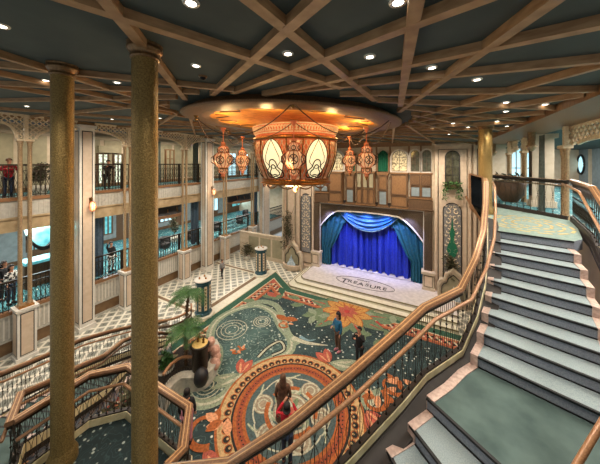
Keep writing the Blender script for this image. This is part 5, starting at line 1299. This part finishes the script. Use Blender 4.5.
# ------------------------------------------------------------------ people
def person(loc, face, h, label, top, legs, hair='hair', armL=None, armR=None, lean=0., coat=None, phone=None, sleeves=True, hairlen=0, shoes='blackc', hood=False, stride=0., bag=None, topout=None):
    """local frame: x right, y forward, z up; standing height 1.75 then scaled"""
    t = thing('person', label, 'person', (0, 0, 0)); s = h/1.75
    def chain(name, chains, m, sub=1, parent=t):
        vs, es, rs = [], [], []
        idx = {}
        for ch in chains:
            prev = None
            for (p, r) in ch:
                key = tuple(round(q, 4) for q in p)
                if key not in idx: idx[key] = len(vs); vs.append(p); rs.append(r)
                i = idx[key]
                if prev is not None and prev != i: es.append((prev, i))
                prev = i
        me = bpy.data.meshes.new(name); me.from_pydata(vs, es, []); o = bpy.data.objects.new(name, me); C.objects.link(o); o.parent = parent
        md = o.modifiers.new('skin', 'SKIN'); md.use_smooth_shade = True
        if not me.skin_vertices: me.skin_vertices.new() if hasattr(me.skin_vertices, 'new') else None
        sv = me.skin_vertices[0].data
        for i, r in enumerate(rs): sv[i].radius = (r, r) if not isinstance(r, tuple) else r; sv[i].use_root = (i == 0)
        if sub: q = o.modifiers.new('sub', 'SUBSURF'); q.levels = sub; q.render_levels = sub
        me.materials.append(m); return o
    ly = lean
    pel = (0, 0, .93); wst = (0, .02+ly*.3, 1.08); cst = (0, .02+ly*.75, 1.30); nkb = (0, .0+ly, 1.43); nk = (0, .02+ly*1.05, 1.50)
    hd = ly*1.15
    head = [(nk, .052), ((0, .03+hd, 1.57), .062), ((0, .02+hd, 1.64), .083), ((0, .01+hd, 1.70), .072)]
    aL = armL or [(-.24, 0, 1.14), (-.23, .10, .90)]; aR = armR or [(.24, 0, 1.14), (.23, .10, .90)]
    sh = {-1: (-.175, .0+ly*.95, 1.40), 1: (.175, .0+ly*.95, 1.40)}
    body = [[(pel, .12), (wst, .11), (cst, .13), (nkb, .075)], [(nkb, .075)]+head]
    arms = []
    for sd, (e, w) in ((-1, aL), (1, aR)):
        E_, W_ = Vector(e), Vector(w); f = (W_-E_).normalized(); H1 = W_+f*.07
        body.append([(cst, .13), (sh[sd], .055), (tuple(E_), .042), (tuple(W_), .026), (tuple(H1), .030)])
        px = f.cross(Vector((0, 0, 1)));
        if px.length < .2: px = f.cross(Vector((0, 1, 0)))
        px.normalize(); pn = f.cross(px).normalized()
        for k in range(4):
            o0 = H1+px*(.018*(k-1.5)); L = (.07, .08, .075, .06)[k]; m1 = o0+f*L*.55+pn*.008; m2 = m1+f*L*.4+pn*.025
            body.append([(tuple(H1), .030), (tuple(o0+f*.015), .0095), (tuple(m1), .009), (tuple(m2), .007)])
        th = W_+f*.02+px*-.03*sd; body.append([(tuple(W_), .026), (tuple(th), .011), (tuple(th+f*.045-px*.012*sd), .009)])
        arms.append([(cst, .145 if not coat else .15), (sh[sd], .070), (tuple(E_), .054), (tuple(E_.lerp(W_, .95 if sleeves else .3)), .040)])
    knees = {}
    for sd in (-1, 1):
        st_ = stride*sd; kn = (sd*.1, .03+st_*.45, .50); an = (sd*.1, -.02+st_, .08+.04*(st_ < 0)*(stride > 0)); hp_ = (sd*.095, 0, .88); knees[sd] = (hp_, kn, an)
        body.append([(pel, .12), (hp_, .085), (kn, .055), (an, .038), ((sd*.1, an[1]+.12, an[2]-.045), .03)])
    chain('body', body, M['skin'])
    chain('trousers', [[((0, 0, .97), .135), (knees[sd][0], .10), (knees[sd][1], .072), ((knees[sd][2][0], knees[sd][2][1], knees[sd][2][2]+.03), .058)] for sd in (-1, 1)], M[legs])
    chain('jacket' if coat or top in ('navy', 'blackc') else 'top', [[((0, 0, .86), .155), (wst, .148), (cst, .17), (nkb, .09)]]+arms, M[top])
    if coat:
        mb = MB(); mb.lathe([(.25, .32), (.235, .5), (.19, .85), (.165, 1.05), (.18, 1.2)], (0, 0, 0), 18, cap=False, scale=(1, .8)); mb.build('coat_skirt', M[coat], t)
    for sd in (-1, 1):
        an = knees[sd][2]; mb = MB(); a0 = an[1]
        mb.lathe([(.0, -.075), (.055, -.075), (.06, -.045), (.045, 0), (.0, .02)], (an[0], a0+.05, an[2]+.0), 12, scale=(.85, 2.3)); mb.build('shoe', M[shoes], t)
    mb = MB(); hc = (0, .005+hd, 1.665)
    prof_ = [(.0, .115), (.05, .108), (.085, .075), (.1, .02), (.097, -.03)]
    mb.lathe(prof_, (hc[0], hc[1]-.012, hc[2]), 14, a0=-PI*1.17, a1=PI*.17, cap=False); mb.lathe([(0, .117), (.05, .11), (.084, .078), (.093, .05)], (hc[0], hc[1]-.005, hc[2]), 14, cap=False)
    if hairlen: mb.lathe([(.1, .0), (.115, -.1), (.12, -hairlen*.6), (.08, -hairlen), (0, -hairlen-.02)], (hc[0], hc[1]-.04, hc[2]), 14, a0=-PI*1.08, a1=PI*.08, cap=False)
    if hood: mb.lathe([(.06, .13), (.105, .08), (.125, 0), (.12, -.1), (.13, -.18)], (hc[0], hc[1]-.03, hc[2]), 14, a0=-PI*1.15, a1=PI*.15, cap=False)
    mb.build('hair', M[hair], t)
    mb = MB()
    for sd in (-1, 1): mb.lathe([(0, -.008), (.009, 0), (0, .008)], (sd*.032, hd+.105, 1.655), 8); mb.lathe([(0, -.03), (.014, 0), (0, .03)], (sd*.088, hd+.0, 1.645), 6, 1)
    mb.lathe([(0, -.02), (.013, -.01), (0, .03)], (0, hd+.118, 1.62), 6, 1); mb.box(-.02, .02, hd+.09, hd+.108, 1.575, 1.582, 2); mb.build('face', [M['black'], M['skin'], M['coral']], t)
    if phone:
        mb = MB(); x, y, z = phone; mb.box(x-.075, x+.075, y-.006, y+.006, z-.04, z+.04)
        p = mb.build('phone', M['blackc'], None); tag(p, 'dark phone held up by the person in '+('red' if 'red' in label else 'black'), 'phone')
        Rm = Matrix.Translation(Vector(loc)) @ Matrix.Rotation(face, 4, 'Z') @ Matrix.Scale(s, 4)
        p.data.transform(Rm)
    if bag:
        mb = MB(); mb.box(.2, .32, -.05, .2, .7, 1.0); mb.tube([(.24, .05, 1.0), (.12, .05, 1.42), (-.1, .0, 1.2)], .012, 5); mb.build('bag', M[bag], t)
    t.location = loc; t.rotation_euler = (0, 0, face); t.scale = (s, s, s)
    return t
def fp(px, py): p = at(px, py, .045); return (p.x, p.y, zc_[0]+.002)
V = lambda a: math.radians(a)
UP_ = [(-.27, .16, 1.26), (-.10, .34, 1.50)], [(.27, .16, 1.26), (.10, .34, 1.50)]
person(fp(338, 351), V(150), 1.72, 'person in a teal-blue jacket with dark hood and brown trousers holding a cup', 'navy', 'tanpants', armR=[(.25, .06, 1.14), (.10, .28, 1.18)], hood=True, shoes='pinkc')
person(fp(359.5, 368), V(165), 1.7, 'person all in black photographing with both arms raised on the carpet', 'blackc', 'blackc', armL=[(-.30, .16, 1.34), (-.10, .28, 1.56)], armR=[(.26, .16, 1.22), (.08, .3, 1.38)], phone=(-.04, .34, 1.6))
person(fp(283, 428), V(25), 1.72, 'person in a long brown coat standing at the centre of the orange medallion', 'browncoat', 'tanpants', coat='browncoat', hair='browncoat', hairlen=.3)
person(fp(287, 464), V(20), 1.72, 'person in red sweater and jeans raising a phone behind the copper rail', 'red', 'jeans', armL=[(-.34, .12, 1.30), (-.14, .30, 1.52)], armR=[(.32, .14, 1.28), (.10, .32, 1.5)], phone=(-.02, .38, 1.56), hairlen=.12)
person((fp(222, 277)[0], fp(222, 277)[1], .01), V(-100), 1.32, 'person in grey top and black trousers walking across the cream tiles', 'greyc', 'blackc', stride=.2)
person((at(187, 444, 0).x, at(187, 444, 0).y, .03), V(40), 1.65, 'dark-haired person in dark clothes beside the curved planter, behind the rail', 'blackc', 'pinkc', hairlen=.1)
gy = lambda px, X: (X, yon(px, X))
x, y = gy(8, -17.1); person((x, y, 6.96), V(-90), 1.85, 'person in a red top leaning on the upper gallery rail at far left', 'red', 'jeans', hair='brown', lean=.12, armL=[(-.25, .18, 1.25), (-.1, .40, 1.32)], armR=[(.25, .18, 1.25), (.1, .40, 1.32)])
x, y = gy(107, -17.1); person((x, y, 6.96), V(-90), 1.8, 'dark-clothed person leaning on the upper gallery rail before the lit shop front', 'blackc', 'blackc', lean=.12, armL=[(-.25, .18, 1.25), (-.22, .40, 1.36)], armR=[(.25, .18, 1.25), (.22, .40, 1.36)])
x, y = gy(11, -17.6); person((x, y, 1.92), V(-60), 1.85, 'person in a black and white patterned top behind the mezzanine rail at far left', 'printc', 'jeans', hairlen=.2)
x, y = gy(4, -18.4); person((x, y, 1.92), V(-60), 1.9, 'dark-haired person in black behind the one in the patterned top, far left', 'blackc', 'blackc', hairlen=.2)
x, y = gy(111, -17.5); person((x, y, 1.92), V(-80), 1.8, 'person in black top and patterned trousers lifting an arm on the mezzanine', 'blackc', 'printc', armR=[(.3, .1, 1.5), (.35, .25, 1.78)])

# ------------------------------------------------------------------ world, camera
w = bpy.data.worlds.new('world'); bpy.context.scene.world = w; w.use_nodes = True
w.node_tree.nodes['Background'].inputs[0].default_value = (.75, .8, .82, 1); w.node_tree.nodes['Background'].inputs[1].default_value = .3
cam = bpy.data.cameras.new('camera'); co = bpy.data.objects.new('camera', cam); C.objects.link(co)
cam.sensor_width = 36; cam.lens = FL/600*36; cam.shift_y = -(232-HY)/600; cam.clip_start = .05; cam.clip_end = 200
co.location = (0, 0, EYE); co.rotation_euler = (PI/2, 0, YAW)
sc = bpy.context.scene; sc.camera = co
sc.view_settings.view_transform = 'Standard'; sc.view_settings.look = 'None'; sc.view_settings.gamma = 1; sc.view_settings.use_curve_mapping = False
sc.view_settings.exposure = 0.8
